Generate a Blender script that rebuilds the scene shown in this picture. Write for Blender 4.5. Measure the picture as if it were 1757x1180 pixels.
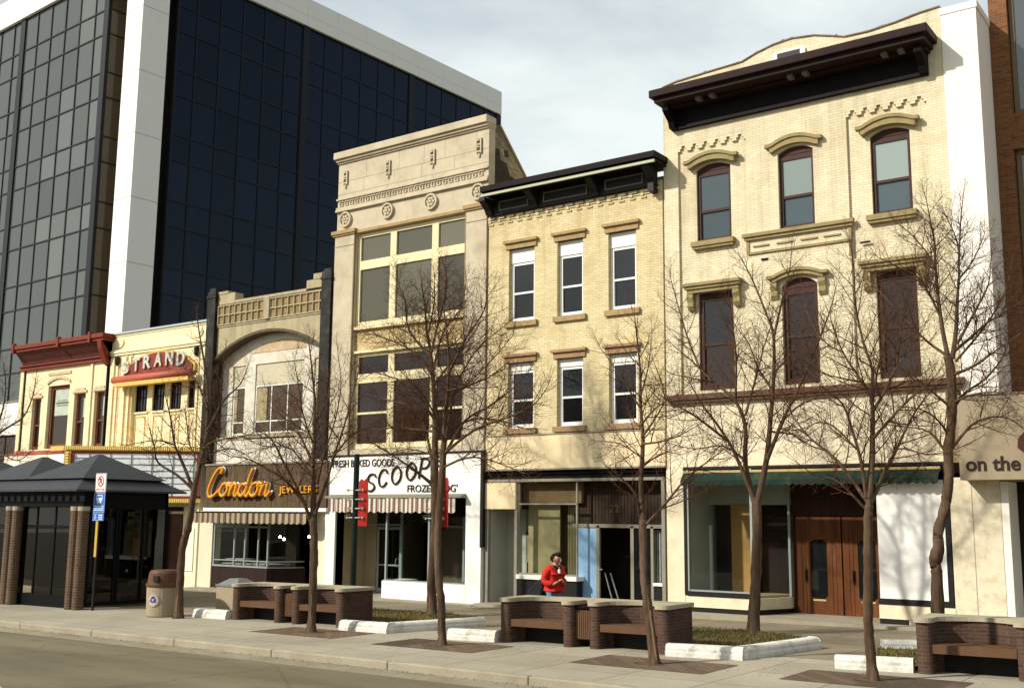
import bpy, bmesh, math, random
from mathutils import Vector, Matrix, Euler
PI=math.pi; R=math.radians
random.seed(11)
scene=bpy.context.scene
for o in list(bpy.data.objects): bpy.data.objects.remove(o)

# ------------------------------------------------------------------ camera
cam_d=bpy.data.cameras.new('camera'); cam=bpy.data.objects.new('camera',cam_d)
scene.collection.objects.link(cam); scene.camera=cam
cam_d.sensor_fit='HORIZONTAL'; cam_d.sensor_width=36.0
cam_d.lens=36.0*1873.36/1757.0
cam_d.clip_start=0.1; cam_d.clip_end=5000
yaw,pitch,roll=R(-36.03),R(9.03),R(0.533)
cy,sy,cp,sp,cr,sr=math.cos(yaw),math.sin(yaw),math.cos(pitch),math.sin(pitch),math.cos(roll),math.sin(roll)
w=Vector((sy*cp,cy*cp,sp)); r0=Vector((cy,-sy,0)); u0=r0.cross(w)
cr_=r0*cr+u0*sr; cu_=u0*cr-r0*sr
m=Matrix.Identity(4)
for i in range(3): m[i][0]=cr_[i]; m[i][1]=cu_[i]; m[i][2]=-w[i]
m[0][3],m[1][3],m[2][3]=0,-26.3,2.6
cam.matrix_world=m
scene.render.resolution_x=1024; scene.render.resolution_y=687

# ------------------------------------------------------------------ world and sun
SUN_AZ=R(33); SUN_EL=R(34)      # azimuth from the facade normal, towards -x
sd=Vector((-math.sin(SUN_AZ)*math.cos(SUN_EL),-math.cos(SUN_AZ)*math.cos(SUN_EL),math.sin(SUN_EL)))
wd=bpy.data.worlds.new('World'); scene.world=wd; wd.use_nodes=True
nt=wd.node_tree; N=nt.nodes; Lk=nt.links
for n in list(N): N.remove(n)
wo=N.new('ShaderNodeOutputWorld'); bg=N.new('ShaderNodeBackground'); bg.inputs[1].default_value=0.1
sky=N.new('ShaderNodeTexSky'); sky.sky_type='NISHITA'; sky.sun_disc=False
sky.sun_elevation=SUN_EL; sky.sun_rotation=math.atan2(sd.x,sd.y)
sky.air_density=1.2; sky.dust_density=2.0
tc=N.new('ShaderNodeTexCoord'); mp=N.new('ShaderNodeMapping'); mp.inputs['Scale'].default_value=(1,1,3.2)
nz=N.new('ShaderNodeTexNoise'); nz.inputs['Scale'].default_value=1.7; nz.inputs['Detail'].default_value=6; nz.inputs['Roughness'].default_value=.55; nz.inputs['Distortion'].default_value=.4
rp=N.new('ShaderNodeValToRGB'); rp.color_ramp.elements[0].position=.36; rp.color_ramp.elements[1].position=.58
rp.color_ramp.elements[0].color=(.50,.50,.50,1); rp.color_ramp.elements[1].color=(1,1,1,1)
# thin cloud covers the sky towards the sun and the street; it opens to deep blue in the far north-east
dp=N.new('ShaderNodeVectorMath'); dp.operation='DOT_PRODUCT'; dp.inputs[1].default_value=(.86,.5,.05)
rp2=N.new('ShaderNodeMapRange'); rp2.inputs['From Min'].default_value=.55; rp2.inputs['From Max'].default_value=.92; rp2.inputs['To Min'].default_value=1; rp2.inputs['To Max'].default_value=.05
mu=N.new('ShaderNodeMath'); mu.operation='MULTIPLY'
mx=N.new('ShaderNodeMixRGB'); mx.inputs[2].default_value=(7.3,7.9,7.8,1)
Lk.new(tc.outputs['Generated'],mp.inputs[0]); Lk.new(mp.outputs[0],nz.inputs[0]); Lk.new(nz.outputs[0],rp.inputs[0])
Lk.new(tc.outputs['Generated'],dp.inputs[0]); Lk.new(dp.outputs['Value'],rp2.inputs[0])
Lk.new(rp.outputs[0],mu.inputs[0]); Lk.new(rp2.outputs[0],mu.inputs[1]); Lk.new(mu.outputs[0],mx.inputs[0])
Lk.new(sky.outputs[0],mx.inputs[1]); Lk.new(mx.outputs[0],bg.inputs[0]); Lk.new(bg.outputs[0],wo.inputs[0])
sl=bpy.data.lights.new('sun','SUN'); sl.energy=4.2; sl.angle=R(1.5); sl.color=(1,.94,.83)
so=bpy.data.objects.new('sun',sl); scene.collection.objects.link(so); so.location=(-10,-30,40)
so.rotation_euler=(-sd).to_track_quat('-Z','Y').to_euler()
scene.view_settings.view_transform='Standard'; scene.view_settings.look='None'
scene.view_settings.exposure=.30; scene.view_settings.gamma=1
try: scene.cycles.max_bounces=8; scene.cycles.transparent_max_bounces=12
except Exception: pass

# ------------------------------------------------------------------ materials
MATS={}
def mat(name,col,rough=.8,var=.12,scale=3.0,bump=0.0,bscale=40,metal=0,spec=.18,stain=None,stain_amt=.0,stain_scale=1.2,streak=False):
    if name in MATS: return MATS[name]
    m=bpy.data.materials.new(name); m.use_nodes=True; t=m.node_tree; b=t.nodes['Principled BSDF']
    b.inputs['Roughness'].default_value=rough; b.inputs['Metallic'].default_value=metal; b.inputs['Specular IOR Level'].default_value=spec
    tc=t.nodes.new('ShaderNodeTexCoord')
    n=t.nodes.new('ShaderNodeTexNoise'); n.inputs['Scale'].default_value=scale; n.inputs['Detail'].default_value=6; n.inputs['Roughness'].default_value=.65
    src=tc.outputs['Object']
    if streak:
        mp=t.nodes.new('ShaderNodeMapping'); mp.inputs['Scale'].default_value=(1,1,.18); t.links.new(src,mp.inputs[0]); src=mp.outputs[0]
    t.links.new(src,n.inputs[0])
    r=t.nodes.new('ShaderNodeValToRGB'); r.color_ramp.elements[0].position=.3; r.color_ramp.elements[1].position=.7
    a=[max(0,c*(1-var)) for c in col]; c2=[min(1,c*(1+var)) for c in col]
    r.color_ramp.elements[0].color=(*a,1); r.color_ramp.elements[1].color=(*c2,1)
    t.links.new(n.outputs[0],r.inputs[0]); out=r.outputs[0]
    if stain:
        n2=t.nodes.new('ShaderNodeTexNoise'); n2.inputs['Scale'].default_value=stain_scale; n2.inputs['Detail'].default_value=8; n2.inputs['Roughness'].default_value=.7
        t.links.new(src,n2.inputs[0]); r2=t.nodes.new('ShaderNodeValToRGB'); r2.color_ramp.elements[0].position=.5; r2.color_ramp.elements[1].position=.72
        r2.color_ramp.elements[0].color=(0,0,0,1); r2.color_ramp.elements[1].color=(stain_amt,)*3+(1,)
        t.links.new(n2.outputs[0],r2.inputs[0]); x=t.nodes.new('ShaderNodeMixRGB'); x.inputs[2].default_value=(*stain,1)
        t.links.new(r2.outputs[0],x.inputs[0]); t.links.new(out,x.inputs[1]); out=x.outputs[0]
    t.links.new(out,b.inputs['Base Color'])
    if bump:
        n3=t.nodes.new('ShaderNodeTexNoise'); n3.inputs['Scale'].default_value=bscale; n3.inputs['Detail'].default_value=4
        t.links.new(src,n3.inputs[0]); bp=t.nodes.new('ShaderNodeBump'); bp.inputs['Strength'].default_value=bump; bp.inputs['Distance'].default_value=.02
        t.links.new(n3.outputs[0],bp.inputs['Height']); t.links.new(bp.outputs[0],b.inputs['Normal'])
    MATS[name]=m; return m
def brick(name,c1,c2,mortar,bw=.21,bh=.07,rough=.9,dirt=(.2,.15,.08),dirt_amt=.35,msize=.007,bias=0.0,dirt_scale=.9):
    if name in MATS: return MATS[name]
    m=bpy.data.materials.new(name); m.use_nodes=True; t=m.node_tree; b=t.nodes['Principled BSDF']; b.inputs['Roughness'].default_value=rough
    b.inputs['Specular IOR Level'].default_value=.2
    tc=t.nodes.new('ShaderNodeTexCoord'); sx=t.nodes.new('ShaderNodeSeparateXYZ'); t.links.new(tc.outputs['Object'],sx.inputs[0])
    ad=t.nodes.new('ShaderNodeMath'); t.links.new(sx.outputs[0],ad.inputs[0]); t.links.new(sx.outputs[1],ad.inputs[1])
    cx=t.nodes.new('ShaderNodeCombineXYZ'); t.links.new(ad.outputs[0],cx.inputs[0]); t.links.new(sx.outputs[2],cx.inputs[1])
    bt=t.nodes.new('ShaderNodeTexBrick'); bt.inputs['Scale'].default_value=1; bt.inputs['Brick Width'].default_value=bw; bt.inputs['Row Height'].default_value=bh
    bt.inputs['Mortar Size'].default_value=msize; bt.inputs['Bias'].default_value=bias; bt.inputs['Mortar Smooth'].default_value=.3
    bt.inputs['Color1'].default_value=(*c1,1); bt.inputs['Color2'].default_value=(*c2,1); bt.inputs['Mortar'].default_value=(*mortar,1)
    t.links.new(cx.outputs[0],bt.inputs['Vector'])
    n=t.nodes.new('ShaderNodeTexNoise'); n.inputs['Scale'].default_value=dirt_scale; n.inputs['Detail'].default_value=8; n.inputs['Roughness'].default_value=.7
    t.links.new(tc.outputs['Object'],n.inputs[0]); r=t.nodes.new('ShaderNodeValToRGB'); r.color_ramp.elements[0].position=.45; r.color_ramp.elements[1].position=.8
    r.color_ramp.elements[0].color=(0,0,0,1); r.color_ramp.elements[1].color=(dirt_amt,)*3+(1,); t.links.new(n.outputs[0],r.inputs[0])
    x=t.nodes.new('ShaderNodeMixRGB'); x.inputs[2].default_value=(*dirt,1); t.links.new(r.outputs[0],x.inputs[0]); t.links.new(bt.outputs[0],x.inputs[1])
    mp=t.nodes.new('ShaderNodeMapping'); mp.inputs['Scale'].default_value=(1,1,.10); t.links.new(tc.outputs['Object'],mp.inputs[0])
    n4=t.nodes.new('ShaderNodeTexNoise'); n4.inputs['Scale'].default_value=2.2; n4.inputs['Detail'].default_value=7; n4.inputs['Roughness'].default_value=.7; t.links.new(mp.outputs[0],n4.inputs[0])
    r4=t.nodes.new('ShaderNodeValToRGB'); r4.color_ramp.elements[0].position=.5; r4.color_ramp.elements[1].position=.78; r4.color_ramp.elements[0].color=(1,1,1,1); r4.color_ramp.elements[1].color=(.60,.54,.44,1); t.links.new(n4.outputs[0],r4.inputs[0])
    x4=t.nodes.new('ShaderNodeMixRGB'); x4.blend_type='MULTIPLY'; x4.inputs[0].default_value=.8; t.links.new(x.outputs[0],x4.inputs[1]); t.links.new(r4.outputs[0],x4.inputs[2]); x=x4
    t.links.new(x.outputs[0],b.inputs['Base Color'])
    bp=t.nodes.new('ShaderNodeBump'); bp.inputs['Strength'].default_value=.35; bp.inputs['Distance'].default_value=.01; bp.invert=True
    t.links.new(bt.outputs['Fac'],bp.inputs['Height']); t.links.new(bp.outputs[0],b.inputs['Normal'])
    MATS[name]=m; return m
def darkglass(name,col,rough=.04,spec=.5,wav=.0):
    if name in MATS: return MATS[name]
    m=bpy.data.materials.new(name); m.use_nodes=True; t=m.node_tree; b=t.nodes['Principled BSDF']
    b.inputs['Base Color'].default_value=(*col,1); b.inputs['Roughness'].default_value=rough; b.inputs['Specular IOR Level'].default_value=spec
    oi=t.nodes.new('ShaderNodeObjectInfo'); hs=t.nodes.new('ShaderNodeMapRange'); hs.inputs['To Min'].default_value=.6; hs.inputs['To Max'].default_value=1.5
    t.links.new(oi.outputs['Random'],hs.inputs[0]); vm=t.nodes.new('ShaderNodeVectorMath'); vm.operation='SCALE'; vm.inputs[0].default_value=col; t.links.new(hs.outputs[0],vm.inputs['Scale']); t.links.new(vm.outputs[0],b.inputs['Base Color'])
    if wav:
        tc=t.nodes.new('ShaderNodeTexCoord'); n3=t.nodes.new('ShaderNodeTexNoise'); n3.inputs['Scale'].default_value=.8; n3.inputs['Detail'].default_value=2
        t.links.new(tc.outputs['Object'],n3.inputs[0]); bp=t.nodes.new('ShaderNodeBump'); bp.inputs['Strength'].default_value=wav; bp.inputs['Distance'].default_value=.05
        t.links.new(n3.outputs[0],bp.inputs['Height']); t.links.new(bp.outputs[0],b.inputs['Normal'])
    MATS[name]=m; return m
def clearglass(name,tint=(.85,.9,.88),rough=.0,refl=1.0):
    if name in MATS: return MATS[name]
    m=bpy.data.materials.new(name); m.use_nodes=True; t=m.node_tree
    for n in list(t.nodes): t.nodes.remove(n)
    o=t.nodes.new('ShaderNodeOutputMaterial'); tr=t.nodes.new('ShaderNodeBsdfTransparent'); tr.inputs[0].default_value=(*tint,1)
    gl=t.nodes.new('ShaderNodeBsdfGlossy'); gl.inputs['Roughness'].default_value=rough; fr=t.nodes.new('ShaderNodeFresnel'); fr.inputs[0].default_value=1.5
    mx=t.nodes.new('ShaderNodeMixShader'); ge=t.nodes.new('ShaderNodeNewGeometry'); iv=t.nodes.new('ShaderNodeMath'); iv.operation='SUBTRACT'; iv.inputs[0].default_value=1; t.links.new(ge.outputs['Backfacing'],iv.inputs[1])
    ml=t.nodes.new('ShaderNodeMath'); ml.operation='MULTIPLY'; t.links.new(fr.outputs[0],ml.inputs[0]); t.links.new(iv.outputs[0],ml.inputs[1])
    t.links.new(ml.outputs[0],mx.inputs[0]); t.links.new(tr.outputs[0],mx.inputs[1]); t.links.new(gl.outputs[0],mx.inputs[2]); t.links.new(mx.outputs[0],o.inputs[0])
    MATS[name]=m; return m
def emit(name,col,s):
    if name in MATS: return MATS[name]
    m=bpy.data.materials.new(name); m.use_nodes=True; b=m.node_tree.nodes['Principled BSDF']
    b.inputs['Base Color'].default_value=(*col,1); b.inputs['Emission Color'].default_value=(*col,1); b.inputs['Emission Strength'].default_value=s
    MATS[name]=m; return m
def stripes(name,c1,c2,width,axis=0,rough=.85,dirt=.1):
    if name in MATS: return MATS[name]
    m=bpy.data.materials.new(name); m.use_nodes=True; t=m.node_tree; b=t.nodes['Principled BSDF']; b.inputs['Roughness'].default_value=rough
    tc=t.nodes.new('ShaderNodeTexCoord'); sx=t.nodes.new('ShaderNodeSeparateXYZ'); t.links.new(tc.outputs['Object'],sx.inputs[0])
    d=t.nodes.new('ShaderNodeMath'); d.operation='DIVIDE'; d.inputs[1].default_value=width; t.links.new(sx.outputs[axis],d.inputs[0])
    f=t.nodes.new('ShaderNodeMath'); f.operation='FRACT'; t.links.new(d.outputs[0],f.inputs[0])
    g=t.nodes.new('ShaderNodeMath'); g.operation='GREATER_THAN'; g.inputs[1].default_value=.5; t.links.new(f.outputs[0],g.inputs[0])
    x=t.nodes.new('ShaderNodeMixRGB'); x.inputs[1].default_value=(*c1,1); x.inputs[2].default_value=(*c2,1); t.links.new(g.outputs[0],x.inputs[0])
    n=t.nodes.new('ShaderNodeTexNoise'); n.inputs['Scale'].default_value=5; t.links.new(tc.outputs['Object'],n.inputs[0])
    y=t.nodes.new('ShaderNodeMixRGB'); y.blend_type='MULTIPLY'; y.inputs[0].default_value=.35; t.links.new(x.outputs[0],y.inputs[1]); t.links.new(n.outputs[0],y.inputs[2])
    t.links.new(y.outputs[0],b.inputs['Base Color']); MATS[name]=m; return m

cream_brick=brick('cream_brick',(.71,.645,.47),(.64,.56,.38),(.52,.44,.29),dirt=(.42,.33,.18),dirt_amt=.6)
gold_brick=brick('gold_brick',(.67,.585,.375),(.585,.48,.265),(.45,.36,.19),dirt=(.38,.28,.13),dirt_amt=.55)
spandrel_brick=brick('spandrel_brick',(.62,.50,.27),(.50,.38,.18),(.35,.25,.1))
side_brick=brick('side_brick',(.40,.34,.22),(.25,.19,.11),(.2,.16,.1),dirt=(.03,.025,.02),dirt_amt=1.0,dirt_scale=.8)
brown_brick=brick('brown_brick',(.20,.085,.03),(.13,.05,.02),(.17,.11,.07),dirt=(.12,.06,.03),dirt_amt=.3)
bench_brick=brick('bench_brick',(.085,.045,.032),(.055,.028,.021),(.095,.07,.05),bw=.20,bh=.06,dirt=(.16,.11,.07),dirt_amt=.35,dirt_scale=3)
paver_brick=brick('paver_brick',(.15,.10,.07),(.10,.065,.045),(.07,.05,.035),bw=.2,bh=.1)
white_paint=mat('white_paint',(.80,.78,.72),.7,.04,2,stain=(.55,.50,.40),stain_amt=.35,streak=True)
white_tile=mat('white_enamel',(.83,.81,.75),.35,.03,2,stain=(.6,.56,.46),stain_amt=.25)
bulkhead_white=mat('bulkhead_white',(.84,.82,.76),.5,.03,2)
pier_white=mat('pier_white_stucco',(.80,.76,.68),.85,.03,.6,bump=.15,bscale=60,stain=(.66,.60,.48),stain_amt=.3,streak=True)
cream_paint=mat('cream_painted_brick',(.72,.63,.45),.8,.08,4,bump=.2,bscale=30,stain=(.50,.41,.25),stain_amt=.5,stain_scale=1.4)
cream_stone=mat('mottled_travertine',(.68,.60,.44),.7,.08,5,bump=.2,bscale=30,stain=(.38,.28,.15),stain_amt=.75,stain_scale=3.2)
beige_panel=mat('beige_panel',(.74,.60,.37),.6,.05,1.5,stain=(.60,.46,.26),stain_amt=.35,streak=True)
limestone=mat('buff_limestone',(.50,.43,.31),.85,.10,2.2,bump=.15,bscale=35,stain=(.25,.20,.13),stain_amt=.55,stain_scale=.8)
concrete_orn=mat('weathered_cast_stone',(.38,.32,.20),.9,.16,5,bump=.3,bscale=25,stain=(.16,.13,.08),stain_amt=.6,stain_scale=1.8,streak=True)
peeling=mat('peeling_white_paint',(.62,.58,.48),.85,.1,4,bump=.2,stain=(.50,.33,.16),stain_amt=.8,stain_scale=1.1)
lintel_stone=mat('brown_stone_trim',(.36,.25,.12),.9,.12,8,bump=.3,stain=(.16,.10,.05),stain_amt=.5,stain_scale=5)
red_stone=mat('reddish_stone_trim',(.33,.21,.115),.9,.12,8,bump=.3)
hood_stone=mat('olive_stone_hood',(.30,.235,.115),.9,.15,8,bump=.3,stain=(.10,.075,.035),stain_amt=.6,stain_scale=4)
dark_brown=mat('dark_brown_paint',(.007,.004,.005),.55,.2,4,bump=.1,spec=.08)
fascia_brown=mat('brown_fascia_paint',(.024,.012,.011),.6,.15,4,bump=.1,spec=.08)
brown_frame=mat('brown_window_paint',(.05,.02,.014),.6,.15,6)
beam_brown=mat('brown_beam_paint',(.12,.062,.04),.7,.15,3)
black_paint=mat('black_paint',(.014,.013,.013),.5,.2,5)
black_col=mat('sooty_black_column',(.012,.011,.010),.6,.4,7,bump=.3,stain=(.10,.09,.06),stain_amt=.6,stain_scale=3)
olive_strip=mat('pale_green_trim',(.42,.44,.30),.6,.06,3)
white_frame=mat('white_window_paint',(.80,.79,.76),.6,.04,4)
yellow_frame=mat('yellow_window_paint',(.74,.63,.38),.6,.06,3)
alu=mat('aluminium_frame',(.34,.38,.37),.4,.06,6,metal=.3)
alu_dull=mat('dull_metal_frame',(.24,.22,.17),.5,.08,6)
green_awn=mat('green_canvas',(.011,.026,.018),.9,.25,4,stain=(.09,.12,.07),stain_amt=.5)
tan_trim=mat('tan_awning_rail',(.45,.32,.14),.8,.1,4)
door_wood=mat('varnished_oak_door',(.115,.038,.013),.4,.35,5,streak=True,stain=(.42,.24,.09),stain_amt=.25,stain_scale=3)
cedar=mat('brown_cedar_boards',(.10,.066,.036),.8,.25,6,streak=True)
plywood=mat('orange_plywood',(.40,.22,.07),.6,.1,3)
tan_wall=mat('tan_interior',(.32,.26,.15),.8,.08,2)
grey_wall=mat('grey_interior_wall',(.42,.42,.36),.8,.08,2)
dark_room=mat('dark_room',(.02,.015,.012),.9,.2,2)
curtain=mat('tan_curtain',(.34,.28,.15),.9,.12,3)
blue_panel=mat('blue_painted_plywood',(.24,.40,.60),.7,.12,3,streak=True)
tower_conc=mat('tower_white_concrete',(.78,.755,.69),.85,.03,.5,bump=.1,stain=(.66,.62,.54),stain_amt=.3,stain_scale=.5,streak=True)
joint=mat('joint_dark',(.25,.23,.2),.9,.1)
mullion=mat('black_mullion',(.012,.012,.014),.35,.1)
red_paint=mat('red_cornice_paint',(.17,.030,.016),.6,.15,4,bump=.1)
red_dark=mat('red_trim',(.28,.05,.03),.6,.1,4)
strand_cream=mat('strand_terracotta',(.76,.66,.42),.55,.05,3,stain=(.60,.44,.2),stain_amt=.35,stain_scale=2)
yellow_trim=mat('ochre_trim',(.55,.36,.10),.6,.12,4)
bulb_yellow=mat('yellow_bulb_strip',(.62,.44,.12),.5,.1,6)
letter_white=mat('letter_white',(.80,.80,.76),.5,.04,4)
letter_amber=mat('letter_amber',(.72,.31,.03),.4,.06,6)
letter_brown=mat('letter_dark_brown',(.045,.018,.012),.6,.15,6)
shelter_metal=mat('shelter_grey_roof',(.040,.042,.047),.6,.12,2,metal=.0,bump=.1)
shelter_black=mat('shelter_black_metal',(.004,.0045,.006),.5,.2,spec=.08)
conc=mat('exposed_aggregate',(.34,.28,.19),.95,.3,60,bump=.6,bscale=90)
curb_white=mat('white_precast',(.66,.635,.57),.85,.08,5,bump=.5,bscale=25,stain=(.26,.235,.185),stain_amt=.85,stain_scale=3.4)
cap_stone=mat('bench_cap_concrete',(.37,.32,.23),.9,.1,9,bump=.3,stain=(.32,.27,.18),stain_amt=.5,stain_scale=5)
seat_brown=mat('brown_seat_slats',(.105,.055,.028),.6,.15,5)
bin_brown=mat('brown_bin_lid',(.11,.055,.03),.45,.12,5)
bark=mat('tree_bark',(.082,.050,.030),.95,.5,9,bump=1.0,bscale=24,streak=True,stain=(.17,.13,.09),stain_amt=.6,stain_scale=5)
scar_m=mat('bare_wood_scar',(.17,.11,.06),.9,.25,9,streak=True)
twig_m=mat('twig_bark',(.075,.034,.016),.9,.25,6)
letter_black=mat('letter_black',(.03,.02,.02),.6,.1)
red_banner=mat('red_banner',(.36,.018,.012),.7,.1,5)
globe=clearglass('clear_globe',(.93,.93,.92),.02)
storeglass=clearglass('store_glass',(.93,.96,.95))
bronze_glass=clearglass('bronze_glass',(.20,.17,.14))

# ------------------------------------------------------------------ mesh builder
col=scene.collection
BASE={}
class MB:
    def __init__(s): s.v=[]; s.f=[]; s.sm=False
    def box(s,x0,x1,y0,y1,z0,z1):
        if x0>x1:x0,x1=x1,x0
        if y0>y1:y0,y1=y1,y0
        if z0>z1:z0,z1=z1,z0
        b=len(s.v); s.v+=[(x0,y0,z0),(x1,y0,z0),(x1,y1,z0),(x0,y1,z0),(x0,y0,z1),(x1,y0,z1),(x1,y1,z1),(x0,y1,z1)]
        s.f+=[(b,b+3,b+2,b+1),(b+4,b+5,b+6,b+7),(b,b+1,b+5,b+4),(b+1,b+2,b+6,b+5),(b+2,b+3,b+7,b+6),(b+3,b,b+4,b+7)]; return s
    def prism(s,poly,y0,y1):   # poly in (x,z)
        b=len(s.v); n=len(poly); s.v+=[(p[0],y0,p[1]) for p in poly]+[(p[0],y1,p[1]) for p in poly]
        s.f.append(tuple(b+i for i in range(n))); s.f.append(tuple(b+n+i for i in reversed(range(n))))
        for i in range(n): j=(i+1)%n; s.f.append((b+i,b+n+i,b+n+j,b+j))
        return s
    def prismz(s,poly,z0,z1):  # poly in (x,y)
        b=len(s.v); n=len(poly); s.v+=[(p[0],p[1],z0) for p in poly]+[(p[0],p[1],z1) for p in poly]
        s.f.append(tuple(b+i for i in reversed(range(n)))); s.f.append(tuple(b+n+i for i in range(n)))
        for i in range(n): j=(i+1)%n; s.f.append((b+i,b+j,b+n+j,b+n+i))
        return s
    def prismx(s,poly,x0,x1):  # poly in (y,z)
        b=len(s.v); n=len(poly); s.v+=[(x0,p[0],p[1]) for p in poly]+[(x1,p[0],p[1]) for p in poly]
        s.f.append(tuple(b+i for i in range(n))); s.f.append(tuple(b+n+i for i in reversed(range(n))))
        for i in range(n): j=(i+1)%n; s.f.append((b+i,b+n+i,b+n+j,b+j))
        return s
    def band(s,lo,hi,y0,y1):   # strip between two x-sorted polylines (x,z), extruded in y
        for i in range(len(lo)-1):
            s.prism([lo[i],lo[i+1],hi[i+1],hi[i]],y0,y1)
        return s
    def tube(s,pts,rad,n=6,cap=True):
        P=[Vector(p) for p in pts]; b=len(s.v)
        t=(P[1]-P[0]).normalized(); a=Vector((0,0,1)) if abs(t.z)<.9 else Vector((1,0,0)); u=t.cross(a).normalized()
        for i,p in enumerate(P):
            if i<len(P)-1: d=(P[i+1]-p)
            else: d=p-P[i-1]
            if d.length>1e-9: t=d.normalized()
            u=(u-t*u.dot(t)); u=u.normalized() if u.length>1e-6 else t.orthogonal().normalized()
            v=t.cross(u); r=rad[i] if isinstance(rad,(list,tuple)) else rad
            for k in range(n):
                c=2*PI*k/n; q=p+u*(r*math.cos(c))+v*(r*math.sin(c)); s.v.append((q.x,q.y,q.z))
        for i in range(len(P)-1):
            for k in range(n):
                k2=(k+1)%n; s.f.append((b+i*n+k,b+i*n+k2,b+(i+1)*n+k2,b+(i+1)*n+k))
        if cap and n>3: s.f.append(tuple(b+k for k in reversed(range(n)))); e=b+(len(P)-1)*n; s.f.append(tuple(e+k for k in range(n)))
        return s
    def lathe(s,c,prof,n=20):  # prof: (r,z)
        b=len(s.v)
        for r,z in prof:
            for k in range(n): a=2*PI*k/n; s.v.append((c[0]+r*math.cos(a),c[1]+r*math.sin(a),c[2]+z))
        for i in range(len(prof)-1):
            for k in range(n): k2=(k+1)%n; s.f.append((b+i*n+k,b+i*n+k2,b+(i+1)*n+k2,b+(i+1)*n+k))
        s.f.append(tuple(b+k for k in reversed(range(n)))); e=b+(len(prof)-1)*n; s.f.append(tuple(e+k for k in range(n)))
        return s
    def disc(s,cx,cz,r,y0,y1,n=24,a=1.0):
        return s.prism([(cx+r*a*math.cos(2*PI*k/n),cz+r*math.sin(2*PI*k/n)) for k in range(n)],y0,y1)
    def wall(s,x0,x1,z0,z1,y0,y1,holes=()):
        xs=sorted(set([x0,x1]+[v for h in holes for v in h[:2] if x0<v<x1])); zs=sorted(set([z0,z1]+[v for h in holes for v in h[2:] if z0<v<z1]))
        def inh(i,j):
            if i<0 or j<0 or i>=len(xs)-1 or j>=len(zs)-1: return True
            cx=(xs[i]+xs[i+1])/2; cz=(zs[j]+zs[j+1])/2
            return any(h[0]<cx<h[1] and h[2]<cz<h[3] for h in holes)
        for i in range(len(xs)-1):
            for j in range(len(zs)-1):
                if inh(i,j): continue
                a,b_,c,d=xs[i],xs[i+1],zs[j],zs[j+1]
                def q(*p):
                    k=len(s.v); s.v.extend(p); s.f.append((k,k+1,k+2,k+3))
                q((a,y0,c),(b_,y0,c),(b_,y0,d),(a,y0,d)); q((b_,y1,c),(a,y1,c),(a,y1,d),(b_,y1,d))
                if inh(i-1,j): q((a,y1,c),(a,y0,c),(a,y0,d),(a,y1,d))
                if inh(i+1,j): q((b_,y0,c),(b_,y1,c),(b_,y1,d),(b_,y0,d))
                if inh(i,j-1): q((a,y1,c),(b_,y1,c),(b_,y0,c),(a,y0,c))
                if inh(i,j+1): q((a,y0,d),(b_,y0,d),(b_,y1,d),(a,y1,d))
        return s
def obj(name,mb,m,parent=None,smooth=False,bevel=0,local=False):
    me=bpy.data.meshes.new(name)
    off=Vector((0,0,0))
    if parent is not None and not local: off=BASE.get(parent.name,Vector((0,0,0)))
    me.from_pydata([(v[0]-off.x,v[1]-off.y,v[2]-off.z) for v in mb.v],[],mb.f); me.update()
    o=bpy.data.objects.new(name,me); col.objects.link(o); me.materials.append(m)
    if smooth:
        for p in me.polygons: p.use_smooth=True
    if bevel:
        b=o.modifiers.new('bevel','BEVEL'); b.width=bevel; b.segments=2; b.limit_method='ANGLE'
    if parent is not None: o.parent=parent; BASE[o.name]=off
    return o
def thing(name,label,cat,loc=(0,0,0),group=None,rz=0):
    o=bpy.data.objects.new(name,None); col.objects.link(o); o.location=loc; o.rotation_euler=(0,0,rz); o.empty_display_size=.2
    o['label']=label; o['category']=cat
    if group: o['group']=group
    BASE[o.name]=Vector(loc); return o
def struct(name,mb,m,kind='structure'):
    o=obj(name,mb,m); o['kind']=kind; return o
def copy_tree(o,parent=None):
    c=o.copy(); col.objects.link(c); c.parent=parent
    for ch in list(o.children): copy_tree(ch,c)
    return c
SL=.01
def gz(x): return SL*(x+25)
_font=None
def text(name,body,x,z,y,h,m,parent,w=None,depth=.02,shear=0,bold=0,rot=0,spacing=1.0,ang=0,local=False):
    cu=bpy.data.curves.new(name,'FONT'); cu.body=body; cu.size=1; cu.extrude=.5; cu.shear=shear; cu.offset=bold; cu.space_character=spacing
    t=bpy.data.objects.new(name,cu); col.objects.link(t); bpy.context.view_layer.update()
    me=bpy.data.meshes.new_from_object(t.evaluated_get(bpy.context.evaluated_depsgraph_get())); bpy.data.objects.remove(t)
    vs=[v.co.copy() for v in me.vertices]; x0=min(v.x for v in vs); x1=max(v.x for v in vs); z0=min(v.y for v in vs); z1=max(v.y for v in vs)
    sc=h/(z1-z0) if (z1-z0)>0 else h; sx=(w/(x1-x0)) if w else sc
    off=Vector((0,0,0)) if local else BASE[parent.name]
    ca,sa=math.cos(rot),math.sin(rot); cb,sb=math.cos(ang),math.sin(ang)
    for v in me.vertices:
        a=(v.co.x-x0)*sx; b=(v.co.y-z0)*sc; d=-v.co.z*depth*2*.5
        a,b=a*ca-b*sa,a*sa+b*ca
        v.co=Vector((x+a*cb-d*sb,y+a*sb+d*cb,z+b))-off
    me.materials.clear(); me.materials.append(m)
    o=bpy.data.objects.new(name,me); col.objects.link(o); o.parent=parent; BASE[o.name]=off
    return o
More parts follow.
